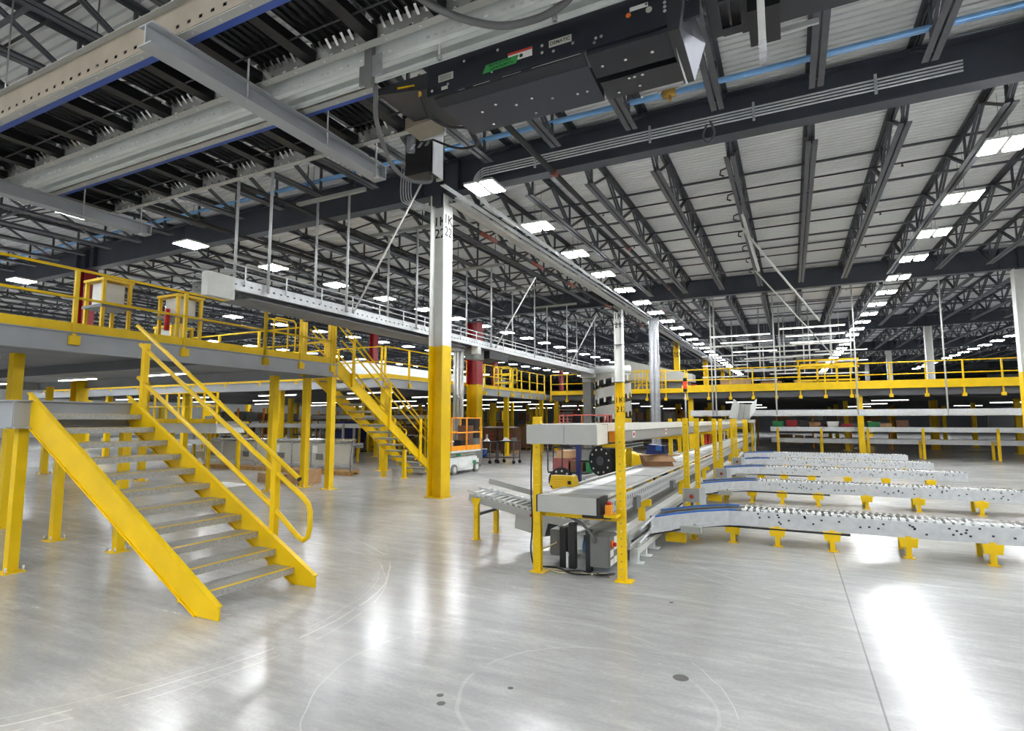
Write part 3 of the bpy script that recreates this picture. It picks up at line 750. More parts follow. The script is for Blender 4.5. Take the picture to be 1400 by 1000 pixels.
def platform(x0, x1, y0, y1, z, label, fascia='beam_grey', cols=(), cm='yellow', cw=.16, toe=()):
    t = thing('mezzanine', ((x0 + x1) / 2, (y0 + y1) / 2, 0), label, 'platform')
    MB().box(x0, x1, y0, y1, z - .05, z).build('deck', 'soffit', t)
    p = [(-.06, 0), (.06, 0), (.06, .012), (.012, .018), (.012, .29), (.06, .297), (.06, .31), (-.06, .31), (-.06, .297), (.0, .29), (.0, .018), (-.06, .012)]
    zf = z - .31
    for a, b in (((x1, y0), (x1, y1)), ((x0, y0), (x1, y0)), ((x0, y1), (x1, y1)), ((x0, y0), (x0, y1))):
        MB().prism(p, (a[0], a[1], zf), (b[0], b[1], zf)).build('edge_beam', fascia, t)
    ny = max(2, int((y1 - y0) / 2.4)); nx = max(1, int((x1 - x0) / 4))
    jm = MB()
    for i in range(1, ny):
        y = y0 + (y1 - y0) * i / ny; jm.box(x0, x1, y - .04, y + .04, z - .26, z - .05)
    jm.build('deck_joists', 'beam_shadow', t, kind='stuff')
    f = None
    for x, y in cols:
        if f is None:
            f = MB().box(-cw / 2, cw / 2, -cw / 2, cw / 2, .015, zf).build('column', cm, t, world=False); f.location = Vector((x, y, 0)) - wloc(t)
            MB().box(-cw, cw, -cw, cw, 0, .015).build('base_plate', cm, f, world=False)
            bm = MB()
            for sx in (-1, 1):
                for sy in (-1, 1): bm.tube([(sx * cw * .8, sy * cw * .8, .015), (sx * cw * .8, sy * cw * .8, .07)], .012, 6)
            bm.build('anchor_bolts', 'zinc', f, world=False)
        else:
            c = copy_tree(f, t); c.location = Vector((x, y, 0)) - wloc(t)
    return t
def stairs(top, run_dir, side, width, n, rise, run, label, m='yellow', treadm='tread', rails=(0, 1), cat='stairs', curl=False):
    """top: point at the near corner of the top nosing; run_dir: unit direction going down; side: unit vector across the width"""
    T = Vector(top); D = Vector(run_dir); S = Vector(side); t = thing('stairs', (T.x, T.y, 0), label, cat)
    up = Vector((0, 0, 1)); L = n * run; H = n * rise
    for k in (0, 1):
        o = T + S * (width * k)
        m1 = MB()
        nrm = S * .006
        slope = rise / run
        a = o - D * .05 + up * .08; b = o + D * (L + .02) - up * (H - .10)
        pts = [a, b, b - up * (.10 + max(0, b.z - .10)), ]
        # stringer plate: parallelogram cut flat at the floor
        e = o + D * (L + .02); q = [a, Vector((b.x, b.y, b.z)), Vector((b.x, b.y, max(0.003, b.z - .30))), o + D * (L - .28 / slope * .55) - up * (T.z - .003) if T.z - H < .25 else b - up * .3, a - up * .36]
        base = len(m1.v)
        for sg in (-1, 1):
            for p in q: m1.v.append(tuple(p + nrm * sg))
        k5 = len(q)
        m1.f.append(tuple(range(k5))); m1.f.append(tuple(range(2 * k5 - 1, k5 - 1, -1)))
        for i in range(k5): m1.f.append((i, k5 + i, k5 + (i + 1) % k5, (i + 1) % k5))
        m1.sm += [False] * (k5 + 2)
        m1.bar(a, b, .05, .012); m1.bar(a - up * .35, q[3], .05, .012)
        m1.build('stringer', m, t)
    c0 = T + S * (width / 2)
    for i in range(n):
        p = c0 + D * (run * i) - up * (rise * (i + 1)) if False else c0 + D * (run * (i + .0)) - up * (rise * i)
        if i == 0: continue
        A = p - D * run * 1.05; B = p
        w2 = S * (width / 2 - .012)
        tm = MB(); tm.hexa([A - w2 - up * .03, A + w2 - up * .03, B + w2 - up * .03, B - w2 - up * .03, A - w2, A + w2, B + w2, B - w2])
        tr = tm.build('tread', treadm, t)
        nm = MB(); nm.hexa([B - D * .035 - w2 + up * .001, B - D * .035 + w2 + up * .001, B + w2 + up * .001, B - w2 + up * .001, B - D * .035 - w2 + up * .004, B - D * .035 + w2 + up * .004, B + w2 + up * .004, B - w2 + up * .004])
        nm.build('nosing', m, tr)
        fm = MB(); fm.hexa([B - w2 - up * .06, B + w2 - up * .06, B + D * .004 + w2 - up * .06, B + D * .004 - w2 - up * .06, B - w2, B + w2, B + D * .004 + w2, B + D * .004 - w2]); fm.build('lip', treadm, tr)
        br = MB()
        for sg in (-1, 1): br.hexa([A + w2 * sg - up * .10, A + w2 * sg * .97 - up * .10, B + w2 * sg * .97 - up * .05, B + w2 * sg - up * .05, A + w2 * sg - up * .03, A + w2 * sg * .97 - up * .03, B + w2 * sg * .97 - up * .03, B + w2 * sg - up * .03])
        br.build('tread_brackets', m, tr)
    return t

# platform on the left with its railings and stairs
platform(-24, -10, 1.0, 10.5, 3.02, 'raised grey steel platform at the left edge on yellow posts, stairs at its end', cols=[(-11.0, 9.5), (-10.93, 10.45), (-10.08, 10.42), (-11.0, 4.5), (-16, 9.5), (-16, 4.5), (-21, 9.5)], cw=.15)
railing((-10, 1.2), (-10, 8.35), 3.02, 'yellow railing along the near edge of the left platform', 5, top=1.0, skirt=.2)
railing((-10, 8.35), (-10, 10.3), 3.02, 'short yellow railing between the platform corner and stair head', 3, top=1.0, skirt=.2)
railing((-23.8, 10.4), (-11.1, 10.4), 3.02, 'yellow railing along the far edge of the left platform', 9, top=1.0)
t = thing('safety_gate', (-10.4, 10.3, 3.02), 'yellow gate with thick double posts at the head of the left stairs', 'gate')
for x in (-10.04, -10.92): MB().box(x - .05, x + .05, 10.25, 10.35, 2.75, 4.12).build('post', 'yellow_old', t)
MB().box(-10.1, -9.98, 10.36, 10.44, 2.72, 4.1).build('post', 'yellow_old', t)
for y, x in ((9.2, -10.5), (9.2, -10.75)):
    MB().tube([(x, 9.0, 3.1), (x, 9.0, 3.95), (x, 9.06, 4.0), (x, 9.55, 4.0), (x, 9.62, 3.93), (x, 9.62, 3.3), (x, 9.55, 3.24), (x, 9.1, 3.24)], .02, 8).build('loop_rail', 'yellow', t)
MB().box(-10.98, -9.98, 10.28, 10.32, 3.55, 3.6).build('latch_bar', 'yellow_old', t)
for k, (x, y, h) in enumerate(((-11.6, 7.5, 1.25), (-12.6, 6.6, 1.5), (-13.5, 8.6, .9))):
    t = thing('machine_stand', (x, y, 3.02), ['yellow machine stand with a red coil on the left platform', 'tall yellow machine stand further left on the platform', 'low yellow machine stand at the back of the left platform'][k], 'machine')
    for sx in (-.3, .3):
        for sy in (-.25, .25): MB().box(x + sx - .03, x + sx + .03, y + sy - .03, y + sy + .03, 3.02, 3.02 + h).build('leg', 'yellow_old', t)
    MB().box(x - .36, x + .36, y - .3, y + .3, 3.02 + h * .6, 3.02 + h * .6 + .06).build('shelf', 'grey_dark', t)
    MB().box(x - .36, x + .36, y - .3, y + .3, 3.02 + h - .05, 3.02 + h).build('top', 'yellow_old', t)
    MB().box(x - .2, x + .2, y - .2, y + .2, 3.08 + h * .6, 3.02 + h * .95).build('control_box', 'grey_light', t)
    if k == 0: MB().tube([(x + .1, y - .34, 3.5), (x + .1, y - .34, 3.95)], .05, 8).build('red_coil', 'red', t)
st1 = stairs((-10.0, 10.55, 3.05), (0, 1, 0), (-1, 0, 0), .9, 16, .19, .272, 'long yellow stairs with grey treads coming down from the left platform')
def stair_rail(x, label, posts):
    t = thing('handrail', (x, 12.5, 0), label, 'handrail')
    sl = .19 / .272; z = lambda y: 3.05 - (y - 10.55) * sl
    def ln(off, ya, yb, name): MB().tube([(x, ya, z(ya) + off), (x, yb, z(yb) + off)], .021, 8).build(name, 'yellow', t)
    ln(1.05, 10.6, 14.45, 'top_rail'); ln(.62, 10.6, 14.45, 'mid_rail'); ln(.88, 10.5, 14.3, 'grab_rail')
    MB().tube([(x, 14.45, z(14.45) + 1.05)] + arc((x, 14.5, z(14.5) + .98), .1, 60, -90, 6, 'yz') + [(x, 14.45, z(14.45) + .62)], .021, 8).build('end_loop', 'yellow', t)
    for y in posts: MB().box(x - .03, x + .03, y - .03, y + .03, z(y) - .12, z(y) + 1.05).build('post', 'yellow', t)
    for y in posts:
        MB().box(x - .035, x + .035, y - .06, y + .02, z(y) - .2, z(y) + .12).build('post_base', 'yellow', t)
    return t
stair_rail(-9.965, 'yellow handrail on the near side of the left stairs', (11.05, 12.55, 14.0)); stair_rail(-10.935, 'yellow handrail on the far side of the left stairs', (11.05, 12.55, 14.0))
for x, y, l in ((-10.84, 13.4, 'thin yellow prop under the far stringer of the stairs'), (-10.04, 13.33, 'thin yellow prop under the near stringer of the stairs')):
    t = thing('stair_prop', (x, y, 0), l, 'post'); zt = 3.05 - (y - 10.55) * .6985 - .30
    MB().box(x - .045, x + .045, y - .045, y + .045, .012, zt).build('post', 'yellow', t); MB().box(x - .09, x + .09, y - .09, y + .09, 0, .012).build('base_plate', 'yellow', t)
# stairs in the left foreground
fs = stairs((-4.58 - 11 * .27, 4.30, .17 + 11 * .155), (1, 0, 0), (0, -1, 0), 1.05, 12, .155, .27, 'foreground stairs with grey checker treads and yellow edges at the lower left')
sl = .155 / .27; zf = lambda x: .17 + (-4.58 - x) * sl
t = thing('handrail', (-4.94, 4.33, 0), 'foreground yellow loop handrail with a square post at the lower left', 'handrail')
px_ = -4.95
MB().box(px_ - .033, px_ + .033, 4.31, 4.376, .12, zf(px_) + .86).build('post', 'yellow', t)
P0 = [(-7.5, 4.345, 1.14 + (7.5 - 5.02) * .60), (-5.02, 4.345, 1.14), (-4.56, 4.345, .87)] + [(-4.47 + .0, 4.345, .80), (-4.44, 4.345, .72), (-4.44, 4.345, .56)] + [(-4.46, 4.345, .47), (-4.52, 4.345, .43), (-4.60, 4.345, .46)] + [(-5.0, 4.345, .75), (-7.5, 4.345, .75 + 2.5 * .58)]
MB().tube(P0, .026, 10).build('loop_rail', 'yellow', t)
MB().box(-7.4, -7.33, 4.31, 4.376, 1.6, zf(-7.36) + .86).build('post', 'yellow', t)
g_ = MB().tube([(-7.4, 4.24, 1.05 + 2.9 * .62), (-4.50, 4.24, 1.06)], .024, 10).build('grab_rail', 'yellow', t)
MB().tube([(-4.505, 4.24, 1.0605), (-4.492, 4.24, 1.053)], .0245, 10).build('rail_end_cap', 'black', g_)
for x in (-5.3, -6.6): MB().bar((x, 4.24, 1.06 + (-4.5 - x) * .62), (x, 4.345, 1.0 + (-4.5 - x) * .6), .02, .02).build('rail_bracket', 'yellow', g_)
platform(-9.4, -7.55, 3.1, 4.5, 1.87, 'small raised landing at the head of the foreground stairs', cols=[(-7.7, 3.25), (-7.7, 4.35), (-9.2, 3.25), (-9.2, 4.35)], cw=.1)

# far platforms
platform(-34, -12, 14.7, 60, 3.05, 'long grey platform running away behind the yellow stairs', cols=[(-12.15, y) for y in (15, 19.5, 24, 28.2)] + [(x, y) for x in (-17, -22.5, -28) for y in (15, 20.5, 26, 31.5, 37, 43, 50)] + [(-12.3, y) for y in (37, 43, 50)], cw=.2)
railing((-12, 14.8), (-12, 21.4), 3.05, 'yellow railing on the long platform, behind the stairs', 6, skirt=.28)
railing((-12, 21.6), (-12, 24.2), 3.05, 'yellow railing on the long platform, right of the red column', 3, skirt=.28)
railing((-12, 24.4), (-12, 28.3), 3.05, 'yellow railing on the long platform, sloping to the far corner', 5, skirt=.28)
railing((-33, 14.75), (-12.1, 14.75), 3.05, 'yellow railing on the near end of the long platform', 12, skirt=.1)
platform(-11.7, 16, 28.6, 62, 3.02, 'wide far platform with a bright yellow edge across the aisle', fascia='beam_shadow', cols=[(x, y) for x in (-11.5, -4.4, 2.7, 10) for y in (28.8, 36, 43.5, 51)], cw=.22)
railing((-11.7, 28.5), (-8.9, 28.5), 3.05, 'yellow railing of the far platform, left of the dark chute', 4, skirt=.42, r=.026)
railing((-7.4, 28.5), (-4.6, 28.5), 3.05, 'yellow railing of the far platform, right of the spiral', 4, skirt=.42, r=.026)
railing((-4.5, 28.5), (2.4, 28.5), 3.05, 'long yellow railing of the far platform, at the right', 8, skirt=.42, r=.026)
railing((2.6, 28.5), (15, 28.5), 3.05, 'yellow railing of the far platform beyond the right edge', 11, skirt=.42, r=.026)
t = thing('edge_beam', (3, 28.42, 3.1), 'wide bright yellow edge beam of the far platform, right of the wrapped pipes', 'beam'); MB().box(-4.75, 16, 28.38, 28.44, 3.0, 3.34).build('plate', 'yellow', t)
t = thing('edge_beam', (-8, 28.42, 3.1), 'thin yellow edge beam of the far platform beside the spiral', 'beam'); MB().box(-11.7, -4.8, 28.40, 28.44, 3.0, 3.22).build('plate', 'yellow', t)
# cross lattice gate and boxes on the far platform
t = thing('lattice_gate', (-6.5, 29.5, 3.02), 'yellow lattice gate on the far platform beside the white column', 'gate')
for k in range(9): MB().bar((-7.3 + k * .2, 29.4, 3.05), (-7.3 + k * .2, 29.4, 4.3), .04, .03).build('bar', 'yellow_old', t)
for k in range(4): MB().bar((-7.3, 29.38, 3.1 + k * .38), (-5.7, 29.38, 3.1 + k * .38), .03, .04).build('cross_bar', 'yellow_old', t)
for k in range(2): MB().bar((-7.3 + k * .8, 29.36, 3.1), (-6.5 + k * .8, 29.36, 4.24), .03, .04).build('brace', 'yellow_old', t)
t = thing('conveyor_machine', (-7.2, 31, 3.02), 'grey sloping machine body on the far platform behind the white column', 'machine')
MB().hexa([(-8.6, 31, 3.9), (-4.6, 31, 3.7), (-4.6, 32, 3.7), (-8.6, 32, 3.9), (-8.6, 31, 5.1), (-4.6, 31, 4.1), (-4.6, 32, 4.1), (-8.6, 32, 5.1)]).build('body', 'grey_paint', t)
MB().box(-6.6, -6.3, 30.95, 31.0, 4.6, 5.2).build('panel', 'grey_light', t); MB().box(-8.4, -4.8, 31.2, 31.8, 3.02, 3.9).build('stand', 'grey_dark', t)
for k, (x, y, sx, sz, c) in enumerate(((-5.0, 33, .5, .55, 'red'), (-2.6, 32.5, 1.5, .7, 'card_light'), (-.9, 33.5, 1.0, .6, 'card'), (.6, 31.5, .8, .5, 'card_light'))):
    t = thing('platform_crate', (x, y, 3.02), ['red fire cabinet standing on the far platform by the yellow column', 'long cardboard crate on the far platform', 'brown crate on the far platform, right of the long crate', 'small pale crate on the far platform at the right'][k], 'crate')
    MB().box(x - sx / 2, x + sx / 2, y - .4, y + .4, 3.10, 3.10 + sz).build('body', c, t); MB().box(x - sx / 2 - .02, x + sx / 2 + .02, y - .42, y + .42, 3.10 + sz, 3.13 + sz).build('lid', c, t)
    MB().box(x - sx / 2, x + sx / 2, y - .3, y + .3, 3.02, 3.10).build('skid', 'wood', t)
t = thing('yellow_machine', (1.4, 30.5, 3.02), 'yellow framed machine standing on the far platform at the right edge', 'machine')
for x in (.4, 1.2, 2.0, 2.8): MB().box(x - .04, x + .04, 30.2, 30.28, 3.02, 4.5).build('post', 'yellow_old', t)
for z in (3.5, 4.1, 4.45): MB().box(.3, 2.9, 30.2, 30.26, z, z + .08).build('beam', 'yellow_old', t)
MB().box(.5, 2.7, 30.3, 31.2, 4.15, 4.35).build('tray', 'yellow_old', t)

# ---------------------------------------------------------------- conveyor cluster in the middle
def rack_post(x, y, label, h=1.68, flip=1, group=None):
    t = thing('guard_post', (x, y, 0), label, 'post', group)
    m = MB(); wd = .085; dp = .06
    m.perf((x - wd / 2, y, .01), (0, 0, 1), (1, 0, 0), h, wd, .076, .016, .016, 0)
    for sx in (-1, 1): m.perf((x + sx * wd / 2, y, .01), (0, 0, 1), (0, 1, 0), h, dp, .05, .018, .012, 0)
    for sx in (-1, 1): m.quad([(x + sx * wd / 2, y + dp, .01), (x + sx * (wd / 2 - .02), y + dp, .01), (x + sx * (wd / 2 - .02), y + dp, h), (x + sx * wd / 2, y + dp, h)])
    m.build('upright', 'yellow', t, solid=.004)
    MB().box(x - .07, x + .11, y - .05, y + .11, 0, .01).build('foot_plate', 'yellow', t)
    return t
protoR = rack_post(-1.63, 5.85, 'tall yellow perforated post, nearest on the right of the conveyors')
rack_post(-2.57, 5.82, 'tall yellow perforated post, nearest on the left of the conveyors')
lab2 = ['second row', 'third row', 'fourth row', 'fifth row', 'sixth row', 'seventh row', 'eighth row', 'ninth row', 'last row']
for k, y in enumerate((9.95, 11.2, 13.95, 15.2, 18.3, 19.5, 23.2, 24.5, 28.0)):
    dup(protoR, (-1.63, y, 0), 'yellow perforated guard post right of the belt, %s from the camera' % lab2[k])
    if k not in (1,): dup(protoR, (-2.68, y + .25, 0), 'yellow perforated guard post left of the belt, %s from the camera' % lab2[k])
# upper conveyor
t = thing('upper_conveyor', (-2.1, 15, 1.5), 'upper grey belt conveyor with a boxed end between yellow posts', 'conveyor')
UY = 25.0
MB().box(-2.52, -1.75, 5.45, 5.80, 1.405, 1.605).build('end_cover', 'grey_paint', t)
MB().box(-2.10, -2.095, 5.447, 5.451, 1.42, 1.59).build('cover_seam', 'grey_dark', t)
MB().box(-1.749, -1.742, 5.455, 5.80, 1.405, 1.605).build('side_cover', 'cover_white', t)
MB().box(-2.52, -1.76, 5.80, UY, 1.555, 1.58).build('belt', 'belt_grey', t)
for x in (-2.52, -1.77):
    m = MB(); m.box(x - .012, x + .012, 5.80, UY, 1.41, 1.57); m.box(x - .03, x + .03, 5.80, UY, 1.57, 1.61); m.build('side_frame', 'grey_warm', t); MB().box(x - .034, x + .034, 5.80, UY, 1.535, 1.612).build('lit_top_channel', 'cover_white', t)  # light on the top strip is put into a paler colour than the side
    MB().box(x - .02, x + .032, 5.80, UY, 1.40, 1.41).build('bottom_flange', 'grey_dark', t)
for y in (6.9, 8.9): MB().box(-1.757, -1.754, y, y + .12, 1.44, 1.52).build('label', 'paper', t); MB().box(-1.7545, -1.753, y + .02, y + .1, 1.46, 1.50).build('label_print', 'label_red', t)
MB().box(-1.75, -1.68, 5.88, 6.1, 1.42, 1.53).build('motor', 'orange', t)
MB().box(-1.84, -1.60, 5.92, 5.98, 1.36, 1.40).build('cross_bar', 'yellow', t)
for y in (10.0, 14.0, 18.35, 23.25): MB().box(-2.62, -1.60, y, y + .05, 1.33, 1.39).build('cross_bar', 'yellow', t)
for k in range(9): MB().box(-1.95, -1.72, 6.3, 7.3, 1.36 - k * .032, 1.375 - k * .032).build('cable_bundle', 'grey_dark', t) if k < 2 else None
# middle conveyor
t = thing('belt_conveyor', (-2.05, 16, .8), 'long white belt conveyor with a boxed grey end at waist height', 'conveyor')
MB().box(-2.44, -1.80, 5.55, 5.80, .695, .865).build('end_cover', 'grey_paint', t)
MB().box(-2.43, -1.80, 5.80, 6.35, .82, .862).build('end_plate', 'zinc', t)
MB().tube([(-2.41, 5.86, .80), (-1.82, 5.86, .80)], .055, 14).build('end_roller', 'chrome', t)
for x in (-2.455, -1.79): MB().box(x - .01, x + .025 if x > -2 else x + .01, 5.57, 5.85, .69, .865).build('end_bracket', 'black', t)
MB().box(-2.42, -1.83, 6.35, 32, .82, .838).build('belt', 'belt_white', t)
for k in range(16):
    y = 6.9 + k * 1.5
    MB().box(-2.42, -1.83, y, y + .02, .8385, .841).build('belt_seam', 'grey_dark', t)
for x, s_ in ((-2.45, -1), (-1.80, 1)):
    m = MB(); m.perf((x + s_ * .03, 5.85, .70), (0, 1, 0), (0, 0, 1), 26, .09, .11, .065, .05, .0); m.perf((x + s_ * .03, 5.85, .61), (0, 1, 0), (0, 0, 1), 26, .085, .075, .04, .045, .0); m.build('side_frame', 'zinc', t, solid=.004); MB().box(x - .004, x + .004, 5.9, 31.8, .61, .785).build('inner_sheet', 'belt_grey', t)
    m = MB(); m.box(x - .02, x + .02, 5.85, 32, .84, .865); m.box(x + s_ * .03 - .018, x + s_ * .03 + .018, 5.85, 32, .785, .805); m.build('guide_rail', 'grey_light', t)
MB().box(-1.765, -1.72, 6.9, 7.1, .58, .72).build('side_box', 'grey_dark', t); MB().box(-1.765, -1.71, 9.2, 9.4, .58, .70).build('side_box', 'grey_dark', t)
for y in (7.6, 10.6, 13.6, 16.6, 19.6, 22.6, 25.6):
    for x in (-2.40, -1.84): MB().box(x - .04, x + .04, y, y + .08, .012, .61).build('leg', 'yellow', t); 
    MB().box(-1.80, -1.72, y, y + .08, .52, .60).build('knee_bracket', 'yellow', t)
MB().box(-2.55, -1.60, 5.86, 5.92, .60, .66).build('front_crossbar', 'yellow', t)
MB().box(-2.0, -1.70, 5.70, 5.85, .64, .69).build('black_plate', 'black', t)
for x in (-2.55,): MB().box(x - .02, x + .05, 5.75, 5.82, .55, .95).build('mount_plate', 'yellow', t)
# low conveyor with slat bed and wiring gutter
t = thing('low_conveyor', (-2.1, 17, .3), 'low floor conveyor running under the white belt, with white guide rails', 'conveyor')
MB().box(-2.5, -1.72, 6.5, 31, .30, .325).build('bed', 'belt_white', t)
m = MB(); m.box(-2.3, -1.95, 6.5, 31, .326, .329); m.build('bed_strip', 'belt_grey', t)
for x in (-2.52, -1.70):
    MB().box(x - .012, x + .012, 6.4, 31, .20, .37).build('side_frame', 'grey_paint', t)
    m = MB(); m.box(x - .025, x + .025, 6.4, 31, .37, .385); m.box(x - .02, x + .02, 6.4, 31, .24, .255); m.build('guide_rail', 'grey_light', t)
MB().tube([(-1.66, 6.4, .30), (-1.66, 31, .30)], .012, 6).build('air_line', 'black', t)
MB().bar((-1.66, 6.55, .15), (-1.66, 8.3, .15), .05, .07).build('cable_gutter', 'grey_light', t)
for k, y in enumerate((6.7, 7.1, 7.55, 8.35, 9.9, 11.5, 13.1, 14.7, 17, 19, 21, 23, 25, 27)):
    m = MB(); m.box(-1.76, -1.66, y - .035, y + .035, .008, .2); m.box(-1.80, -1.60, y - .06, y + .06, 0, .008); m.build('foot', 'machine_white', t)
    m = MB(); m.box(-2.56, -2.46, y - .035, y + .035, .008, .2); m.box(-2.6, -2.4, y - .06, y + .06, 0, .008); m.build('foot', 'machine_white', t)
for a, b in (((-1.63, 6.6, .24), (-1.63, 7.9, .34)), ((-1.62, 7.1, .30), (-1.62, 8.2, .42)), ((-1.615, 6.6, .40), (-1.615, 7.7, .46))): MB().tube([a, b], .018, 8).build('guide_tube', 'zinc', t)

# feed conveyor with rollers coming in from the left
t = thing('roller_conveyor', (-3.3, 7.27, 0), 'short sloping roller conveyor on yellow legs, left of the conveyor end', 'conveyor')
prof = [(-4.12, .635), (-3.05, .43), (-2.35, .365)]
def fz(x):
    for (a, za), (b, zb) in zip(prof, prof[1:]):
        if x <= b: return za + (zb - za) * (x - a) / (b - a)
    return prof[-1][1]
for y in (6.98, 7.57):
    for (a, za), (b, zb) in zip(prof, prof[1:]): MB().bar((a, y, za - .06), (b, y, zb - .06), .02, .10).build('side_frame', 'grey_paint', t)
MB().bar((-4.12, 7.275, .67), (-2.5, 7.275, .41), .012, .03).build('center_rail', 'zinc', t)
x = -4.07; r0 = None
while x < -2.36:
    if r0 is None: r0 = MB().tube([(0, 6.99, 0), (0, 7.56, 0)], .021, 10).build('roller', 'roller_bright', t, world=False); r0.location = Vector((x, 0, fz(x) - .004)) - wloc(t)
    else: inst(r0, t, Vector((x, 0, fz(x) - .004)) - wloc(t))
    x += .085
# roller meshes were authored in world y: shift them back to the thing's frame
for o in t.children:
    if o.name.startswith('roller'): o.location.y = -0.0 - wloc(t).y
for (a, za), (b, zb) in zip(prof, prof[1:]): MB().bar((a, 7.275, za - .085), (b, 7.275, zb - .085), .55, .006).build('gap_shade_sheet', 'black_sheet', t)  # black sheet added below the rollers so the gaps between them read as shade
MB().bar((-4.14, 7.60, .74), (-2.9, 7.60, .50), .012, .075).build('side_guard', 'grey_paint', t)
MB().bar((-4.14, 6.965, .665), (-3.05, 6.965, .46), .006, .02).build('guide_strip', 'zinc', t)
for y in (6.985, 7.565):
    m = MB(); m.perf((-4.03, y - .03, .006), (0, 0, 1), (1, 0, 0), .52, .065, .06, .014, .014); m.perf((-4.03, y - .03, .006), (0, 0, 1), (0, 1, 0), .52, .06, .06, .014, .014); m.perf((-3.965, y - .03, .006), (0, 0, 1), (0, 1, 0), .52, .06, .06, .014, .014)
    m.build('leg', 'yellow', t, solid=.004); MB().box(-4.06, -3.93, y - .05, y + .05, 0, .006).build('foot_plate', 'yellow', t)
    MB().prism([(-.075, 0), (-.04, -.10), (.03, -.10), (.085, 0)], (-3.995, y - .035, .57), (-3.995, y - .029, .57)).build('gusset', 'yellow', t)
for z, x in ((.34, -3.99), (.50, -3.98)): MB().box(x - .018, x + .018, 6.99, 7.56, z - .018, z + .018).build('cross_bar', 'grey_dark', t)
MB().hexa([(-3.42, 7.0, .20), (-2.98, 7.0, .12), (-2.98, 7.35, .12), (-3.42, 7.35, .20), (-3.40, 7.0, .41), (-2.92, 7.0, .32), (-2.92, 7.35, .32), (-3.40, 7.35, .41)]).build('motor_box', 'grey_paint', t)
MB().hexa([(-2.975, 7.02, .125), (-2.80, 7.02, .16), (-2.80, 7.33, .16), (-2.975, 7.33, .125), (-2.92, 7.02, .31), (-2.74, 7.02, .28), (-2.74, 7.33, .28), (-2.92, 7.33, .31)]).build('motor_housing', 'black', t)
MB().box(-3.17, -3.10, 6.955, 6.965, .375, .41).build('sensor', 'red_paint', t)

# controls under the conveyor end
t = thing('control_box', (-1.9, 6.15, 0), 'larger grey control box with red knob and labels, beside the right post', 'box')
MB().box(-2.01, -1.81, 5.98, 6.30, .08, .405).build('body', 'grey_dark', t)
MB().box(-1.81, -1.795, 5.99, 6.29, .09, .395).build('door', 'grey_dark', t)
MB().tube([(-1.795, 6.06, .32), (-1.775, 6.06, .32)], .04, 14).build('rotary_plate', 'sticker_orange', t); MB().tube([(-1.775, 6.06, .32), (-1.745, 6.06, .32)], .022, 10).build('red_knob', 'red', t)
for y0, z0, z1 in ((6.01, .19, .26), (6.15, .24, .38), (6.01, .10, .16), (6.14, .10, .17)): MB().box(-1.795, -1.792, y0, y0 + .11, z0, z1).build('label', 'paper', t)
for x in (-2.06,): MB().box(x - .03, x + .03, 6.06, 6.14, .0, .44).build('stand', 'black', t)
t = thing('control_box', (-2.45, 6.2, 0), 'smaller dark grey control box on black posts, beside the left post', 'box')
MB().box(-2.58, -2.43, 6.25, 6.50, .09, .385).build('body', 'grey_dark', t)
MB().box(-2.592, -2.581, 6.26, 6.49, .10, .375).build('door', 'grey_dark', t)
for x, hh in ((-2.375, .44), (-2.265, .50)): MB().box(x - .035, x + .035, 6.10, 6.18, 0, hh).build('stand', 'black', t)
MB().box(-2.33, -2.31, 6.09, 6.10, 0.01, .18).build('white_strip', 'paper', t)
t = thing('motor', (-2.2, 6.75, 0), 'small grey and blue motor on the floor between the control boxes', 'motor')
MB().tube([(-2.34, 6.75, .12), (-2.02, 6.75, .12)], .085, 14).build('blue_motor', 'pipe_blue', t); MB().tube([(-2.3, 6.75, .22), (-2.1, 6.75, .22)], .07, 12).build('fan_cover', 'grey_dark', t); MB().box(-2.3, -2.06, 6.68, 6.82, 0, .05).build('base', 'grey_dark', t)
t = thing('emergency_stop', (-1.74, 5.66, .70), 'small yellow switch box with red button, at the conveyor end', 'switch')
MB().box(-1.74, -1.68, 5.66, 5.74, .69, .79).build('body', 'orange', t); MB().tube([(-1.71, 5.70, .79), (-1.71, 5.70, .82)], .022, 10).build('button', 'red', t); MB().box(-1.76, -1.63, 5.68, 5.86, .66, .69).build('bracket', 'yellow', t)
t = thing('motor_guard', (-2.5, 6.45, .9), 'bright yellow moulded guard box on the left of the belt end', 'guard')
bm_ = MB(); bm_.hexa([(-2.66, 6.40, .865), (-2.33, 6.40, .865), (-2.33, 6.56, .865), (-2.66, 6.56, .865), (-2.64, 6.42, .985), (-2.35, 6.42, .985), (-2.35, 6.54, .985), (-2.64, 6.54, .985)]); bm_.build('body', 'yellow', t)
for z in (.885, .915, .945): MB().box(-2.62, -2.47, 6.398, 6.412, z, z + .01).build('rib', 'yellow_old', t)
MB().box(-2.42, -2.38, 6.396, 6.41, .89, .93).build('label', 'ink', t); MB().box(-2.64, -2.48, 6.45, 6.52, .66, .866).build('bracket', 'yellow', t)
rnd = random.Random(11)
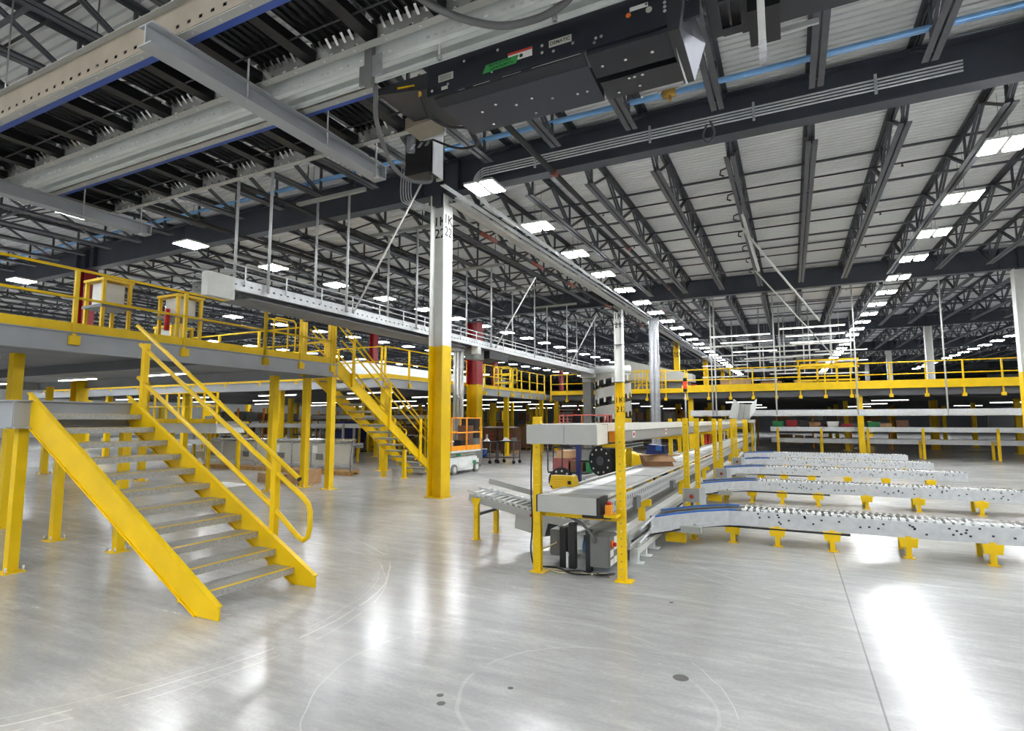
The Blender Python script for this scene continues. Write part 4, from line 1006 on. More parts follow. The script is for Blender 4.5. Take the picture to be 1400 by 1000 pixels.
for k, (c, m_) in enumerate((('beige', 'cable_beige'), ('black', 'black'), ('black', 'black'), ('beige', 'cable_beige'), ('grey', 'hose_grey'), ('black', 'black'))):
    t = thing('floor_cable', (-2.1, 5.95, 0), [
        'beige cable rising from the floor to the small control box', 'black cable looping on the floor between the two front posts', 'thin black cable on the floor by the larger control box', 'beige cable lying across the floor between the posts', 'grey hose arching from the crossbar down to the larger control box', 'black cable climbing the left front post'][k], 'cable')
    if k == 0: P_ = [(-2.5, 6.24, .24), (-2.58, 6.18, .20), (-2.68, 6.05, .15), (-2.6, 5.98, .02), (-2.4, 5.95, .014), (-2.1, 5.98, .014)]
    elif k == 4: P_ = [(-2.40, 6.0, .60), (-2.22, 5.97, .58), (-2.08, 5.95, .52), (-1.98, 5.95, .42), (-1.95, 5.97, .34)]
    elif k == 5: P_ = [(-2.64, 5.85, 1.38), (-2.645, 5.84, .9), (-2.64, 5.86, .5), (-2.645, 5.83, .2), (-2.6, 5.9, .02), (-2.4, 6.0, .012)]
    else: P_ = [(-2.55 + i * .1, 5.95 + rnd.uniform(-.09, .09), rnd.choice((.012, .012, .03)) if k != 3 else .012) for i in range(9)]
    MB().tube(bez(P_, 6), .009 if k != 4 else .016, 6).build('cable', m_, t)
# blue edged branch lanes to the right
def lane(yb, label, legs):
    t = thing('branch_conveyor', (-.6, yb, 0), label, 'conveyor')
    ne = [(-1.64, -1.12), (-1.42, -.74), (-1.14, -.36), (-.82, -.08), (-.45, 0), (3.6, 0)]
    fe = [(-1.64, -.42), (-1.48, -.16), (-1.22, .20), (-.9, .50), (-.5, .56), (3.6, .56)]
    N = [(x, yb + y) for x, y in ne]; F_ = [(x, yb + y) for x, y in fe]
    for E_, nm in ((N, 'side_frame'), (F_, 'side_frame')):
        m = MB()
        for (a, b) in zip(E_, E_[1:]): m.bar((a[0], a[1], .335), (b[0], b[1], .335), .02, .19)
        o = m.build(nm, 'zinc', t)
    bed = MB()
    for i in range(len(N) - 1): bed.hexa([(*N[i], .36), (*N[i + 1], .36), (*F_[i + 1], .36), (*F_[i], .36), (*N[i], .40), (*N[i + 1], .40), (*F_[i + 1], .40), (*F_[i], .40)])
    bed.build('bed', 'belt_grey', t)
    for E_, dy in ((N, .05), (F_, -.05)):
        m = MB()
        for a, b in zip(E_[:4], E_[1:4] + [(-.72, E_[3][1] + .02)]):
            if a != b: m.bar((a[0], a[1] + dy, .43), (b[0], b[1] + dy, .43), .045, .035)
        m.build('blue_strip', 'blue_light', t)
        m = MB()
        for a, b in zip(E_, E_[1:]): m.bar((a[0], a[1] + dy * 2.4, .425), (b[0], b[1] + dy * 2.4, .425), .02, .02)
        m.build('guide_strip', 'grey_dark', t)
    x = -.62; r0 = None
    while x < 3.5:
        if r0 is None: r0 = MB().tube([(0, .03, 0), (0, .53, 0)], .024, 8).build('roller', 'chrome', t, world=False); r0.location = Vector((x, yb, .425)) - wloc(t)
        else: inst(r0, t, Vector((x, yb, .425)) - wloc(t))
        x += .075
    wm = MB(); x = -.66
    while x < 3.5:
        wm.box(x, x + .05, yb + .012, yb + .055, .43, .455); x += .09
    wm.build('edge_blocks', 'machine_white', t, kind='stuff')
    rb = MB()
    rr = random.Random(int(yb * 7))
    for i in range(46):
        x = -.75 + rr.random() * 4.1; z = .28 + rr.random() * .12; rb.box(x, x + .025, yb - .014, yb - .009, z, z + .02)
    rb.build('side_holes', 'black', t, kind='stuff')
    MB().box(-1.45, -1.1, yb - .78 + .1, yb - .55, .2, .28).build('motor', 'grey_paint', t)
    MB().bar((-1.2, yb - .5, .27), (-.95, yb - .2, .27), .06, .05).build('actuator', 'zinc', t)
    cbm = MB().tube(bez([(-1.62, yb - 1.0, .22), (-1.3, yb - .6, .24), (-.9, yb - .1, .23), (-.5, yb - .03, .22), (.6, yb - .02, .22)], 5), .014, 6).build('cable', 'black', t)
    for x in legs:
        y0 = yb if x > -.9 else yb - .0
        MB().box(x - .03, x + .03, y0 - .02, y0 + .03, .008, .26).build('leg', 'yellow', t)
        MB().prism([(-.10, .24), (-.085, .13), (.085, .13), (.10, .24)], (x, y0 - .03, 0), (x, y0 + .06, 0)).build('bracket', 'yellow', t)
        MB().box(x - .06, x + .06, y0 - .05, y0 + .05, 0, .008).build('foot_plate', 'yellow', t)
        MB().box(x - .03, x + .03, y0 + .52, y0 + .57, .0, .26).build('leg', 'yellow', t)
    MB().box(-1.72 + .16, -1.30, yb - .62, yb - .56, .06, .19).build('plate', 'yellow', t)
    return t
for y, l in ((8.36, 'nearest low branch conveyor with blue curved edges, at the right'), (12.56, 'second branch conveyor with blue edges, from the camera'), (16.5, 'third branch conveyor with blue edges, from the camera'), (20.0, 'fourth branch conveyor with blue edges, from the camera'), (24.0, 'fifth and farthest branch conveyor with blue edges')):
    lane(y, l, (-1.29, -.78, -.23, .4, 1.2, 2.0, 2.9))
for y, l in ((9.1, 'grey emergency stop box with a red button by the second post'), (13.2, 'grey emergency stop box with a red button by the third branch lane'), (17.2, 'small grey emergency stop box further down the branch lanes')):
    t = thing('emergency_stop', (-1.42, y, 0), l, 'switch')
    MB().box(-1.53, -1.31, y, y + .10, .40, .60).build('body', 'grey_paint', t); MB().tube([(-1.42, y, .49), (-1.42, y - .012, .49)], .035, 12).build('ring', 'grey_dark', t); MB().tube([(-1.42, y - .012, .49), (-1.42, y - .035, .49)], .024, 12).build('button', 'red', t)
    MB().box(-1.56, -1.53, y + .02, y + .08, 0, .6).build('stand', 'galv', t); MB().box(-1.31, -1.22, y + .02, y + .05, .36, .62).build('side_plate', 'machine_white', t)
# signal tower
t = thing('signal_tower', (-1.62, 10.05, 1.6), 'red signal tower lamp on a grey pole above the conveyor', 'lamp')
MB().tube([(-1.62, 10.03, 1.60), (-1.62, 10.03, 2.14)], .014, 8).build('pole', 'galv', t)
for i, c in enumerate(('black', 'beacon_red', 'beacon_red', 'black')): MB().tube([(-1.62, 10.03, 2.14 + i * .06), (-1.62, 10.03, 2.195 + i * .06)], .034, 12).build('segment', c, t)
MB().box(-1.66, -1.58, 9.99, 10.07, 1.55, 1.62).build('foot', 'black', t)
# open hopper with flared sides
t = thing('chute_hopper', (-1.78, 26, 1.6), 'open grey hopper with two flared white wings above the conveyor end', 'hopper')
def sheet4(q, name, m):
    MB().quad(q).build(name, m, t, solid=.012)
sheet4([(-2.13, 26.6, 1.70), (-1.64, 26.6, 1.70), (-1.56, 26.75, 2.32), (-2.02, 26.75, 2.38)], 'back_sheet', 'grey_paint')
sheet4([(-2.41, 26.0, 1.76), (-2.13, 26.6, 1.70), (-2.02, 26.75, 2.38), (-2.19, 26.0, 2.57)], 'wing', 'grey_light')
sheet4([(-1.35, 26.0, 2.04), (-1.64, 26.6, 1.70), (-1.56, 26.75, 2.32), (-1.27, 26.0, 2.57)], 'wing', 'machine_white')
MB().bar((-1.885, 26.585, 1.70), (-1.79, 26.735, 2.34), .012, .006).build('seam', 'grey_dark', t)
MB().box(-2.68, -1.38, 26.0, 26.4, 1.55, 1.68).build('base', 'grey_paint', t)
for x in (-2.64, -1.42): MB().box(x - .03, x + .03, 26.1, 26.16, 0, 1.56).build('leg', 'grey_paint', t)
# flattened carton on the belt
t = thing('carton', (-2.2, 10.4, .84), 'open flattened cardboard carton lying on the white belt', 'box')
MB().hexa([(-2.36, 10.0, .842), (-1.88, 10.25, .842), (-2.05, 10.7, .842), (-2.5, 10.45, .842), (-2.40, 9.98, 1.03), (-1.95, 10.23, 1.03), (-2.10, 10.68, 1.03), (-2.54, 10.43, 1.03)]).build('body', 'card', t)
for q in ([(-2.38, 10.0, 1.02), (-1.92, 10.25, 1.02), (-1.82, 10.16, .93), (-2.3, 9.9, .94)], [(-2.52, 10.43, 1.02), (-2.38, 10.0, 1.02), (-2.5, 9.95, 1.10), (-2.62, 10.36, 1.1)], [(-2.08, 10.68, .99), (-1.92, 10.25, 1.02), (-1.78, 10.3, 1.04), (-1.94, 10.72, 1.03)]):
    MB().quad(q).build('flap', 'card_light', t, solid=.006)

# ---------------------------------------------------------------- middle distance machines and goods
def wheel(c, r, wd, t, m='rubber'):
    o = MB().tube([(c[0] - wd / 2, c[1], c[2]), (c[0] + wd / 2, c[1], c[2])], r, 14).build('wheel', m, t)
    MB().tube([(c[0] - wd / 2 - .005, c[1], c[2]), (c[0] + wd / 2 + .005, c[1], c[2])], r * .55, 10).build('hub', 'grey_light', o); return o
def scissor(x0, x1, y0, y1, zr, body, rail, label, name='scissor_lift'):
    t = thing(name, ((x0 + x1) / 2, (y0 + y1) / 2, 0), label, 'lift')
    MB().box(x0 + .06, x1 - .06, y0, y1, .10, .42).build('chassis', body, t)
    MB().box(x0 + .1, x1 - .1, y0 + .05, y1 - .05, .42, .50).build('chassis_top', body, t)
    for x in (x0 + .06, x1 - .06):
        for y in (y0 + .2, y1 - .2): wheel((x, y, .16), .16, .11, t, 'grey_dark')
    for k in range(3):
        for x in (x0 + .14, x1 - .14): MB().bar((x, y0 + .1, .50 + k * .06), (x, y1 - .1, .53 + k * .06), .05, .04).build('scissor_arm', 'label_grey' if body == 'machine_white' else body, t)
    zd_ = .72
    MB().box(x0, x1, y0 - .02, y1 + .02, zd_ - .05, zd_).build('deck', body, t); MB().box(x1 - .02, x1, y0, y1, zd_, zd_ + .15).build('toe_board', rail, t); MB().box(x0, x1, y0, y0 + .02, zd_, zd_ + .15).build('toe_board', rail, t)
    for z in (zd_ + .55, zr):
        MB().tube([(x0, y0, z), (x1, y0, z), (x1, y1, z), (x0, y1, z)], .022, 8, closed=True).build('rail', rail, t)
    for x, y in ((x0, y0), (x1, y0), (x1, y1), (x0, y1), (x1, (y0 + y1) / 2), ((x0 + x1) / 2, y0), (x0, (y0 + y1) / 2)): MB().box(x - .02, x + .02, y - .02, y + .02, zd_, zr).build('post', rail, t)
    return t
t = scissor(-9.95, -9.18, 14.5, 16.25, 1.72, 'machine_white', 'orange', 'white scissor lift with an orange basket behind the white and yellow column')
m = MB(); m.box(-9.178, -9.17, 15.75, 15.95, .28, .38); m.build('decal', 'green', t); m = MB(); m.box(-9.176, -9.172, 14.9, 15.4, .2, .36); m.build('side_panel', 'paper', t)
m = MB(); m.box(-9.176, -9.17, 14.75, 15.0, .56, .64); m.build('decal', 'green', t)
def bucket(x, y, z, r, h, c, lid, label):
    t = thing('bucket', (x, y, z), label, 'bucket'); MB().tube([(x, y, z), (x, y, z + h)], [r * .85, r], 14).build('pail', c, t); MB().tube([(x, y, z + h), (x, y, z + h + .03)], r * 1.04, 14).build('lid', lid, t)
    MB().tube(arc((x, y - r * .9, z + h * .75), r * .9, 180, 360, 8, 'xz'), .005, 5).build('handle', 'galv', t)
bucket(-9.45, 14.8, .73, .14, .26, 'blue', 'paper', 'blue and white bucket standing in the orange lift basket')
for k, (x, y, z, s, c, l) in enumerate(((-9.5, 15.4, .73, (.5, .5, .3), 'black', 'black tool case low in the orange lift basket'), (-9.6, 16.0, .73, (.4, .3, .75), 'brown_box', 'brown carton standing at the back of the lift basket'))):
    t = thing('tool_case', (x, y, z), l, 'case'); MB().box(x - s[0] / 2, x + s[0] / 2, y - s[1] / 2, y + s[1] / 2, z, z + s[2] * .8).build('body', c, t); MB().box(x - s[0] / 2 - .01, x + s[0] / 2 + .01, y - s[1] / 2 - .01, y + s[1] / 2 + .01, z + s[2] * .8, z + s[2]).build('lid', c, t)
t = thing('machine_stand', (-10.2, 17.6, 0), 'black double box on a stand behind the lift basket', 'machine')
for z in (1.02, 1.42): MB().box(-10.7, -10.1, 17.5, 17.9, z, z + .31).build('box', 'black', t)
MB().box(-10.75, -10.05, 17.45, 17.95, .08, 1.02).build('cabinet', 'grey_dark', t); MB().box(-10.7, -10.1, 17.5, 17.9, 0, .08).build('base', 'black', t); MB().box(-10.66, -10.14, 17.55, 17.85, 1.33, 1.42).build('spacer', 'black', t)
t = thing('duct_pipes', (-11.62, 18.8, 0), 'three tall silver pipes beside the bright red column', 'pipe')
for x in (-11.78, -11.62, -11.46):
    MB().tube([(x, 18.8, .02), (x, 18.8, 4.35)], .07, 14).build('pipe', 'roller_bright', t)
for z in (2.6, 3.7): MB().box(-11.87, -11.37, 18.76, 18.84, z, z + .05).build('clamp', 'galv', t)
MB().box(-11.9, -11.34, 18.65, 18.95, 0, .02).build('base', 'grey_dark', t); MB().box(-11.88, -11.36, 18.68, 18.92, 4.35, 4.65).build('header', 'grey_dark', t)
for k, (x, y) in enumerate(((-13.4, 31.0), (-14.6, 29.6), (-16.2, 30.4), (-13.8, 34.5), (-15.4, 35.0), (-17.2, 34.0), (-12.9, 38.5), (-18.4, 29.0), (-14.2, 41), (-16.4, 39))):
    t = thing('guard_post', (x, y, 0), 'thin yellow post under the long platform beyond the brown cartons', 'post', 'thin yellow posts behind the brown cartons')
    MB().box(x - .07, x + .07, y - .07, y + .07, .012, 2.70).build('shaft', 'yellow', t); MB().box(x - .14, x + .14, y - .14, y + .14, 0, .012).build('foot_plate', 'yellow', t)
def carton(x0, x1, y0, y1, h, c, label, pallet=True, group=None, lab=True):
    t = thing('carton', ((x0 + x1) / 2, (y0 + y1) / 2, 0), label, 'box', group); z0 = .13 if pallet else 0
    if pallet:
        m = MB()
        for x in (x0 + .06, (x0 + x1) / 2, x1 - .06): m.box(x - .05, x + .05, y0, y1, 0, .10)
        m.build('pallet_block', 'wood', t)
        for k in range(5):
            y = y0 + (y1 - y0) * k / 4.6; MB().box(x0, x1, y, y + (y1 - y0) * .13, .10, .13).build('pallet_board', 'wood', t)
    MB().box(x0, x1, y0, y1, z0, h).build('body', c, t)
    MB().box(x0 - .005, x1 + .005, y0 - .005, (y0 + y1) / 2 - .004, h, h + .012).build('flap', c, t); MB().box(x0 - .005, x1 + .005, (y0 + y1) / 2 + .004, y1 + .005, h, h + .012).build('flap', c, t)
    if lab:
        MB().box(x0 + (x1 - x0) * .55, x0 + (x1 - x0) * .64, y0 - .006, y0 - .001, h * .45, h * .75).build('label', 'paper', t)
        MB().box(x0 + (x1 - x0) * .7, x0 + (x1 - x0) * .9, y0 - .006, y0 - .001, h * .72, h * .78).build('print', 'label_red', t); MB().box(x0 + (x1 - x0) * .72, x0 + (x1 - x0) * .88, y0 - .006, y0 - .001, h * .55, h * .62).build('print', 'label_red', t)
    return t
carton(-14.85, -13.55, 25.6, 26.6, 1.25, 'brown_box', 'large brown carton on a pallet beside the red column')
carton(-13.45, -12.62, 25.7, 26.6, 1.25, 'brown_box', 'second large brown carton, right of the first, behind the black carts')
t = thing('sheet_stack', (-13.6, 26.1, 1.27), 'flat white sheets lying on top of the large brown cartons', 'sheet')
for k in range(2): MB().box(-14.3 + k * .1, -12.7 - k * .15, 25.75, 26.5, 1.267 + k * .035, 1.295 + k * .035).build('sheet', 'paper', t)
carton(-13.9, -12.95, 29.0, 30.0, 1.30, 'card', 'brown carton with a white notice, left of the grey conveyor end')
carton(-13.0, -11.9, 30.5, 31.4, 1.1, 'brown_box', 'dark brown carton partly behind the grey conveyor end', lab=False)
t = thing('document_stand', (-12.25, 27.3, 0), 'white document stand between the brown cartons', 'stand')
MB().box(-12.4, -12.1, 27.3, 27.34, .4, 1.2).build('board', 'paper', t); MB().box(-12.27, -12.23, 27.32, 27.36, 0, .4).build('pole', 'grey_dark', t); MB().box(-12.4, -12.1, 27.2, 27.5, 0, .02).build('foot', 'grey_dark', t)
for k in range(3): MB().box(-12.38, -12.12, 27.293, 27.298, .5 + k * .23, .66 + k * .23).build('sheet', 'label_grey', t)
def cart(x0, x1, y0, y1, h, label):
    t = thing('work_cart', ((x0 + x1) / 2, (y0 + y1) / 2, 0), label, 'cart')
    MB().box(x0, x1, y0, y1, h - .04, h).build('top', 'black', t); MB().box(x0 + .04, x1 - .04, y0 + .04, y1 - .04, .22, .25).build('shelf', 'black', t)
    for x in (x0 + .04, x1 - .04):
        for y in (y0 + .04, y1 - .04):
            MB().box(x - .02, x + .02, y - .02, y + .02, .14, h - .04).build('leg', 'steel_dark', t); MB().tube([(x, y - .015, .07), (x, y + .015, .07)], .07, 10).build('caster', 'rubber', t)
    return t
cart(-11.08, -10.3, 19.0, 19.6, .84, 'black work cart, left of two, in front of the brown cartons'); cart(-10.22, -9.46, 19.35, 19.95, .86, 'black work cart, right of two, in front of the brown cartons')
bucket(-10.68, 19.2, .255, .12, .28, 'blue', 'paper', 'blue bucket with a white lid on the lower shelf of the left black cart')
for k, (x, y, z, s, c, l) in enumerate(((-10.62, 19.3, .84, .13, 'paper', 'crumpled white plastic on the left black cart'), (-9.95, 19.65, .86, .16, 'paper', 'larger crumpled white plastic on the right black cart'), (-10.94, 19.3, .84, .08, 'card_light', 'small tan parts box on the left black cart'), (-9.62, 19.65, .86, .09, 'grey_dark', 'small grey parts box on the right black cart'))):
    if c == 'paper':
        m = MB(); rr = random.Random(k); R_ = 5
        pts = [[(x + (i - 2) * s * .45 + rr.uniform(-.03, .03), y + (j - 2) * s * .4, z + .005 + (0 if i in (0, 4) or j in (0, 4) else rr.uniform(.4, 1) * s * .8)) for j in range(5)] for i in range(5)]
        for i in range(4):
            for j in range(4): m.quad([pts[i][j], pts[i + 1][j], pts[i + 1][j + 1], pts[i][j + 1]])
        tag(m.build('plastic_wrap', c, solid=.004), l, 'plastic')
    else:
        t = thing('parts_box', (x, y, z), l, 'box'); MB().box(x - s, x + s, y - s * .7, y + s * .7, z, z + .1).build('body', c, t); MB().box(x - s - .01, x + s + .01, y - s * .7 - .01, y + s * .7 + .01, z + .1, z + .12).build('rim', c, t)
t = thing('green_drum', (-11.28, 18.5, 0), 'dark green container standing left of the black carts', 'container'); MB().tube([(-11.28, 18.5, .1), (-11.28, 18.5, .65)], .14, 12).build('body', 'green', t); MB().tube([(-11.28, 18.5, .65), (-11.28, 18.5, .7)], .15, 12).build('lid', 'black', t); MB().box(-11.43, -11.13, 18.35, 18.65, 0, .1).build('dolly', 'black', t)
# spiral conveyor and dark chute
SX, SY, SR = -7.86, 27.2, .88
t = thing('spiral_conveyor', (SX, SY, 0), 'grey spiral conveyor tower with a white top, left of the second column', 'conveyor')
MB().tube([(SX, SY, .02), (SX, SY, 4.2)], .22, 16).build('core', 'grey_dark', t); MB().tube([(SX, SY, 0), (SX, SY, .02)], .5, 16).build('base', 'grey_dark', t)
turns, z0, pitch, seg = 4, .35, .88, 28
for k in range(turns):
    m = MB(); s2 = MB(); tr = MB()
    for i in range(seg):
        a0 = 2 * math.pi * i / seg; a1 = 2 * math.pi * (i + 1) / seg; za = z0 + pitch * (k + i / seg); zb = z0 + pitch * (k + (i + 1) / seg)
        p = lambda r, a, z: (SX + r * math.cos(a), SY + r * math.sin(a), z)
        m.quad([p(SR, a0, za + .02), p(SR, a1, zb + .02), p(SR, a1, zb + .50), p(SR, a0, za + .50)])
        tr.quad([p(.25, a0, za), p(.25, a1, zb), p(SR, a1, zb), p(SR, a0, za)])
        if i % 2 == 0: s2.hexa([p(SR + .01, a0, za - .22), p(SR + .01, a0 + .12, za - .20), p(SR + .03, a0 + .12, za - .20), p(SR + .03, a0, za - .22), p(SR + .01, a0, za + .02), p(SR + .01, a0 + .12, za + .04), p(SR + .03, a0 + .12, za + .04), p(SR + .03, a0, za + .02)])
    m.build('guard_band', 'grey_paint', t, solid=.01); tr.build('slat_track', 'grey_dark', t, solid=.03); s2.build('slat_clips', 'zinc', t, kind='stuff')
m = MB().tube([(SX, SY, 3.95), (SX, SY, 4.28)], SR + .02, 28).build('top_drum', 'machine_white', t)
t = thing('vertical_chute', (-9.05, 27, 1.9), 'dark grey vertical chute below the end of the elevated conveyor', 'chute')
MB().box(-9.27, -8.86, 26.8, 27.2, .02, 3.55).build('shaft', 'grey_dark', t); MB().box(-9.3, -8.83, 26.77, 27.23, 3.55, 3.74).build('collar', 'grey_paint', t); MB().box(-9.4, -8.7, 26.7, 27.3, 0, .02).build('foot', 'grey_dark', t)
scissor(-8.5, -6.6, 21.6, 22.5, 1.86, 'grey_dark', 'red_rail', 'red lift platform with railings behind the grey upper conveyor end')
st2 = stairs((-12.95, 36.6, 3.02), (0, -1, 0), (-1, 0, 0), 1.25, 14, .21, .22, 'red stairs with pale treads up to the far platform', m='red_rail', treadm='cover_white')
t = thing('wrapped_pipes', (-5.90, 27.7, 0), 'tall pipe bundle wrapped in clear plastic, right of the second column', 'pipe')
for dx, dy in ((-.1, -.08), (.1, -.1), (0, .1), (.13, .08)): MB().tube([(-5.90 + dx, 27.7 + dy, 0), (-5.90 + dx, 27.7 + dy, 6.65)], .085, 12).build('pipe', 'galv', t)
MB().tube([(-5.90, 27.7, .3), (-5.90, 27.7, 6.6)], .255, 16, cap=False).build('film', 'film', t)
# cable reels on a stand left of the belt
t = thing('reel_stand', (-3.42, 9.6, 0), 'dark navy post stand for cable reels behind the grey end box', 'stand')
MB().box(-3.46, -3.38, 9.57, 9.65, 0, 1.32).build('post', 'navy', t); MB().box(-3.7, -3.1, 9.4, 9.8, 0, .04).build('base', 'black', t); MB().bar((-3.42, 9.6, .93), (-2.72, 9.6, .93), .04, .04).build('arm', 'black', t); MB().bar((-3.9, 9.6, 1.16), (-3.42, 9.6, 1.2), .03, .03).build('arm', 'black', t); MB().tube([(-3.72, 9.55, .62), (-3.72, 9.58, 1.18)], .012, 6).build('hook_rod', 'black', t); MB().tube([(-3.95, 9.6, .61), (-3.42, 9.6, .61)], .02, 8).build('spindle', 'black', t)
def reel(c, ax, r, wd, label):
    t = thing('cable_reel', (c[0], c[1], c[2]), label, 'reel'); A = Vector(ax).normalized(); C_ = Vector(c); B = A.orthogonal().normalized(); D = A.cross(B)
    for s in (-1, 1):
        o = MB().tube([C_ + A * s * wd / 2, C_ + A * s * (wd / 2 + .012)], r, 24).build('flange', 'black', t)
        h = MB()
        for k in range(10):
            q = C_ + A * s * (wd / 2 + .012) + (B * math.cos(k * .628) + D * math.sin(k * .628)) * r * .78; h.tube([q, q + A * s * .004], .018, 8)
        h.build('rim_holes', 'grey_light', o, kind='stuff')
        MB().tube([C_ + A * s * (wd / 2 + .012), C_ + A * s * (wd / 2 + .02)], r * .3, 14).build('hub', 'steel_dark', o)
    for k in range(6): MB().tube([C_ + A * (-wd / 2 + wd * k / 6), C_ + A * (-wd / 2 + wd * (k + .92) / 6)], r * .8, 20).build('winding', 'rubber', t)
reel((-2.95, 9.6, .95), (-.42, -.9, .0), .26, .2, 'large black cable reel hanging beside the right post, above the belt'); reel((-3.72, 9.5, .60), (.25, -.96, 0), .21, .18, 'black cable reel behind the yellow guard box')
t = thing('goods_cart', (-5.4, 15, 0), 'flat black cart loaded with red and pink boxes behind the reels', 'cart')
MB().box(-6.1, -4.6, 14.6, 15.4, .2, .25).build('deck', 'black', t)
for x in (-6, -4.7):
    for y in (14.7, 15.3): MB().tube([(x, y - .02, .1), (x, y + .02, .1)], .1, 10).build('caster', 'rubber', t)
MB().tube([(-6.1, 15, .25), (-6.1, 15, 1.1), (-6.1, 14.6, 1.1), (-6.1, 14.6, .25)], .02, 8).build('handle', 'steel_dark', t)
for x, y, z, sx, sz, c, l in ((-5.75, 15, .25, .26, .36, 'dull_red', 'dull red parts crate at the left of the flat black cart'), (-5.35, 15, .25, .2, .3, 'brown_box', 'low brown crate in the middle of the flat black cart'), (-4.85, 15, .25, .2, .34, 'green', 'green crate at the right of the flat black cart'), (-5.7, 15, .61, .2, .2, 'card_light', 'small tan box stacked on the dull red crate')):
    t = thing('parts_crate', (x, y, z), l, 'crate'); MB().box(x - sx, x + sx * .98, y - .25, y + .25, z, z + sz * .9).build('body', c, t); MB().box(x - sx - .01, x + sx, y - .26, y + .26, z + sz * .9, z + sz).build('rim', c, t)
t = thing('pallet_truck', (-3.9, 15.5, 0), 'yellow and navy pallet truck parked left of the white belt', 'truck')
MB().hexa([(-4.4, 15.2, .3), (-3.3, 15.4, .25), (-3.3, 15.9, .25), (-4.4, 15.8, .3), (-4.3, 15.2, .85), (-3.4, 15.4, .62), (-3.4, 15.9, .62), (-4.3, 15.8, .85)]).build('body', 'yellow', t); MB().hexa([(-3.6, 15.4, .62), (-3.05, 15.5, .5), (-3.05, 15.9, .5), (-3.6, 15.8, .62), (-3.5, 15.4, 1.0), (-3.1, 15.5, .96), (-3.1, 15.9, .96), (-3.5, 15.8, 1.0)]).build('motor_hood', 'navy', t); MB().box(-3.3, -3.15, 15.38, 15.46, .84, .96).build('display', 'blue_light', t)
wheel((-4.2, 15.2, .18), .18, .12, t); wheel((-3.3, 15.4, .18), .18, .12, t); MB().tube([(-4.35, 15.5, .8), (-4.7, 15.5, 1.15), (-4.75, 15.3, 1.2)], .025, 8).build('tiller', 'black', t); MB().box(-4.4, -3.0, 15.4, 15.8, .18, .3).build('frame', 'black', t)
t = thing('side_conveyor', (-3.5, 16, 0), 'low pale conveyor running left of the white belt', 'conveyor')
for x, ya, yb in ((-3.85, 11, 14.8), (-3.05, 11, 14.8), (-3.85, 16.3, 22), (-3.05, 16.3, 22)): MB().box(x - .015, x + .015, ya, yb, .38, .52).build('side_frame', 'zinc', t)
MB().box(-3.83, -3.07, 11, 14.9, .44, .46).build('belt', 'belt_grey', t); MB().box(-3.83, -3.07, 16.2, 22, .44, .46).build('belt', 'belt_grey', t)
for y in (11.5, 14.5, 17.5, 20.5):
    for x in (-3.8, -3.1): MB().box(x - .03, x + .03, y, y + .06, 0, .40).build('leg', 'yellow', t)
t = thing('barrier_frame', (-3.0, 23, 0), 'red barrier frame standing far left of the belt', 'barrier')
for x in (-3.35, -3.0, -2.85): MB().box(x - .03, x + .03, 23.0, 23.06, 0, 1.25).build('post', 'red', t)
for z in (.4, .8, 1.2): MB().box(-3.38, -2.82, 23.01, 23.05, z, z + .05).build('rail', 'red', t)
# far hung conveyor across the aisle and machinery below the far platform
t = thing('hung_conveyor', (3, 27.6, 2.0), 'silver conveyor hung across the far end of the aisle', 'conveyor')
for y in (27.35, 27.95): MB().box(-4.2, 14, y - .015, y + .015, 1.84, 2.10).build('side_frame', 'zinc', t)
MB().box(-4.2, 14, 27.37, 27.93, 1.98, 2.0).build('belt', 'belt_grey', t); MB().box(-4.2, 14, 27.30, 27.33, 1.9, 1.96).build('cable_channel', 'grey_light', t)
for x in (-3.2, -3.05, -.55, 2.5, 5.5, 8.5): MB().tube([(x, 27.3, 1.88), (x, 27.3, zg(27.3) + .8)], .03, 8).build('drop_tube', 'grey_light', t)
for k, x in enumerate((-2.9, -.5, 2.5)): MB().box(x - 1.1, x + 1.1, 27.26, 27.34, 5.0, 5.07).build('cross_strut', 'grey_light', t) if k == 0 else None
for k, (y, z, l) in enumerate(((29.7, 1.35, 'upper grey conveyor under the far platform at the right'), (30.5, .80, 'lower grey conveyor under the far platform at the right'))):
    t = thing('floor_conveyor', (4, y, 0), l, 'conveyor')
    for dy in (-.3, .3): MB().box(-.9, 13, y + dy - .015, y + dy + .015, z - .2, z).build('side_frame', 'zinc', t)
    MB().box(-.9, 13, y - .28, y + .28, z - .08, z - .06).build('belt', 'belt_grey', t)
    for x in (-.6, 1.2, 3, 5, 7.5, 10): MB().box(x - .05, x + .05, y - .35, y - .27, 0, z - .05).build('leg', 'yellow_old', t)
rr = random.Random(5)
for k in range(10):
    x = -.6 + k * .55 + rr.uniform(-.1, .1); c = ['green', 'red_paint', 'black', 'card', 'paper', 'red_paint', 'grey_dark', 'green', 'card_light', 'brown_box'][k]
    cn = {'green': 'green', 'red_paint': 'dark red', 'black': 'black', 'card': 'brown', 'paper': 'white', 'grey_dark': 'grey', 'card_light': 'tan', 'brown_box': 'dark brown'}[c]
    y, z = (29.7, 1.29); h = rr.uniform(.16, .34)
    t = thing('tote', (x, y, z), '%s tote on the upper conveyor under the far platform, %s from its left end' % (cn, ['first', 'second', 'third', 'fourth', 'fifth', 'sixth', 'seventh', 'eighth', 'ninth', 'tenth'][k]), 'tote', 'totes under the far platform')
    MB().hexa([(x - .2, y - .18, z), (x + .2, y - .18, z), (x + .2, y + .18, z), (x - .2, y + .18, z), (x - .23, y - .21, z + h), (x + .23, y - .21, z + h), (x + .23, y + .21, z + h), (x - .23, y + .21, z + h)]).build('body', c, t); MB().box(x - .245, x + .245, y - .225, y + .225, z + h, z + h + .03).build('rim', c, t)
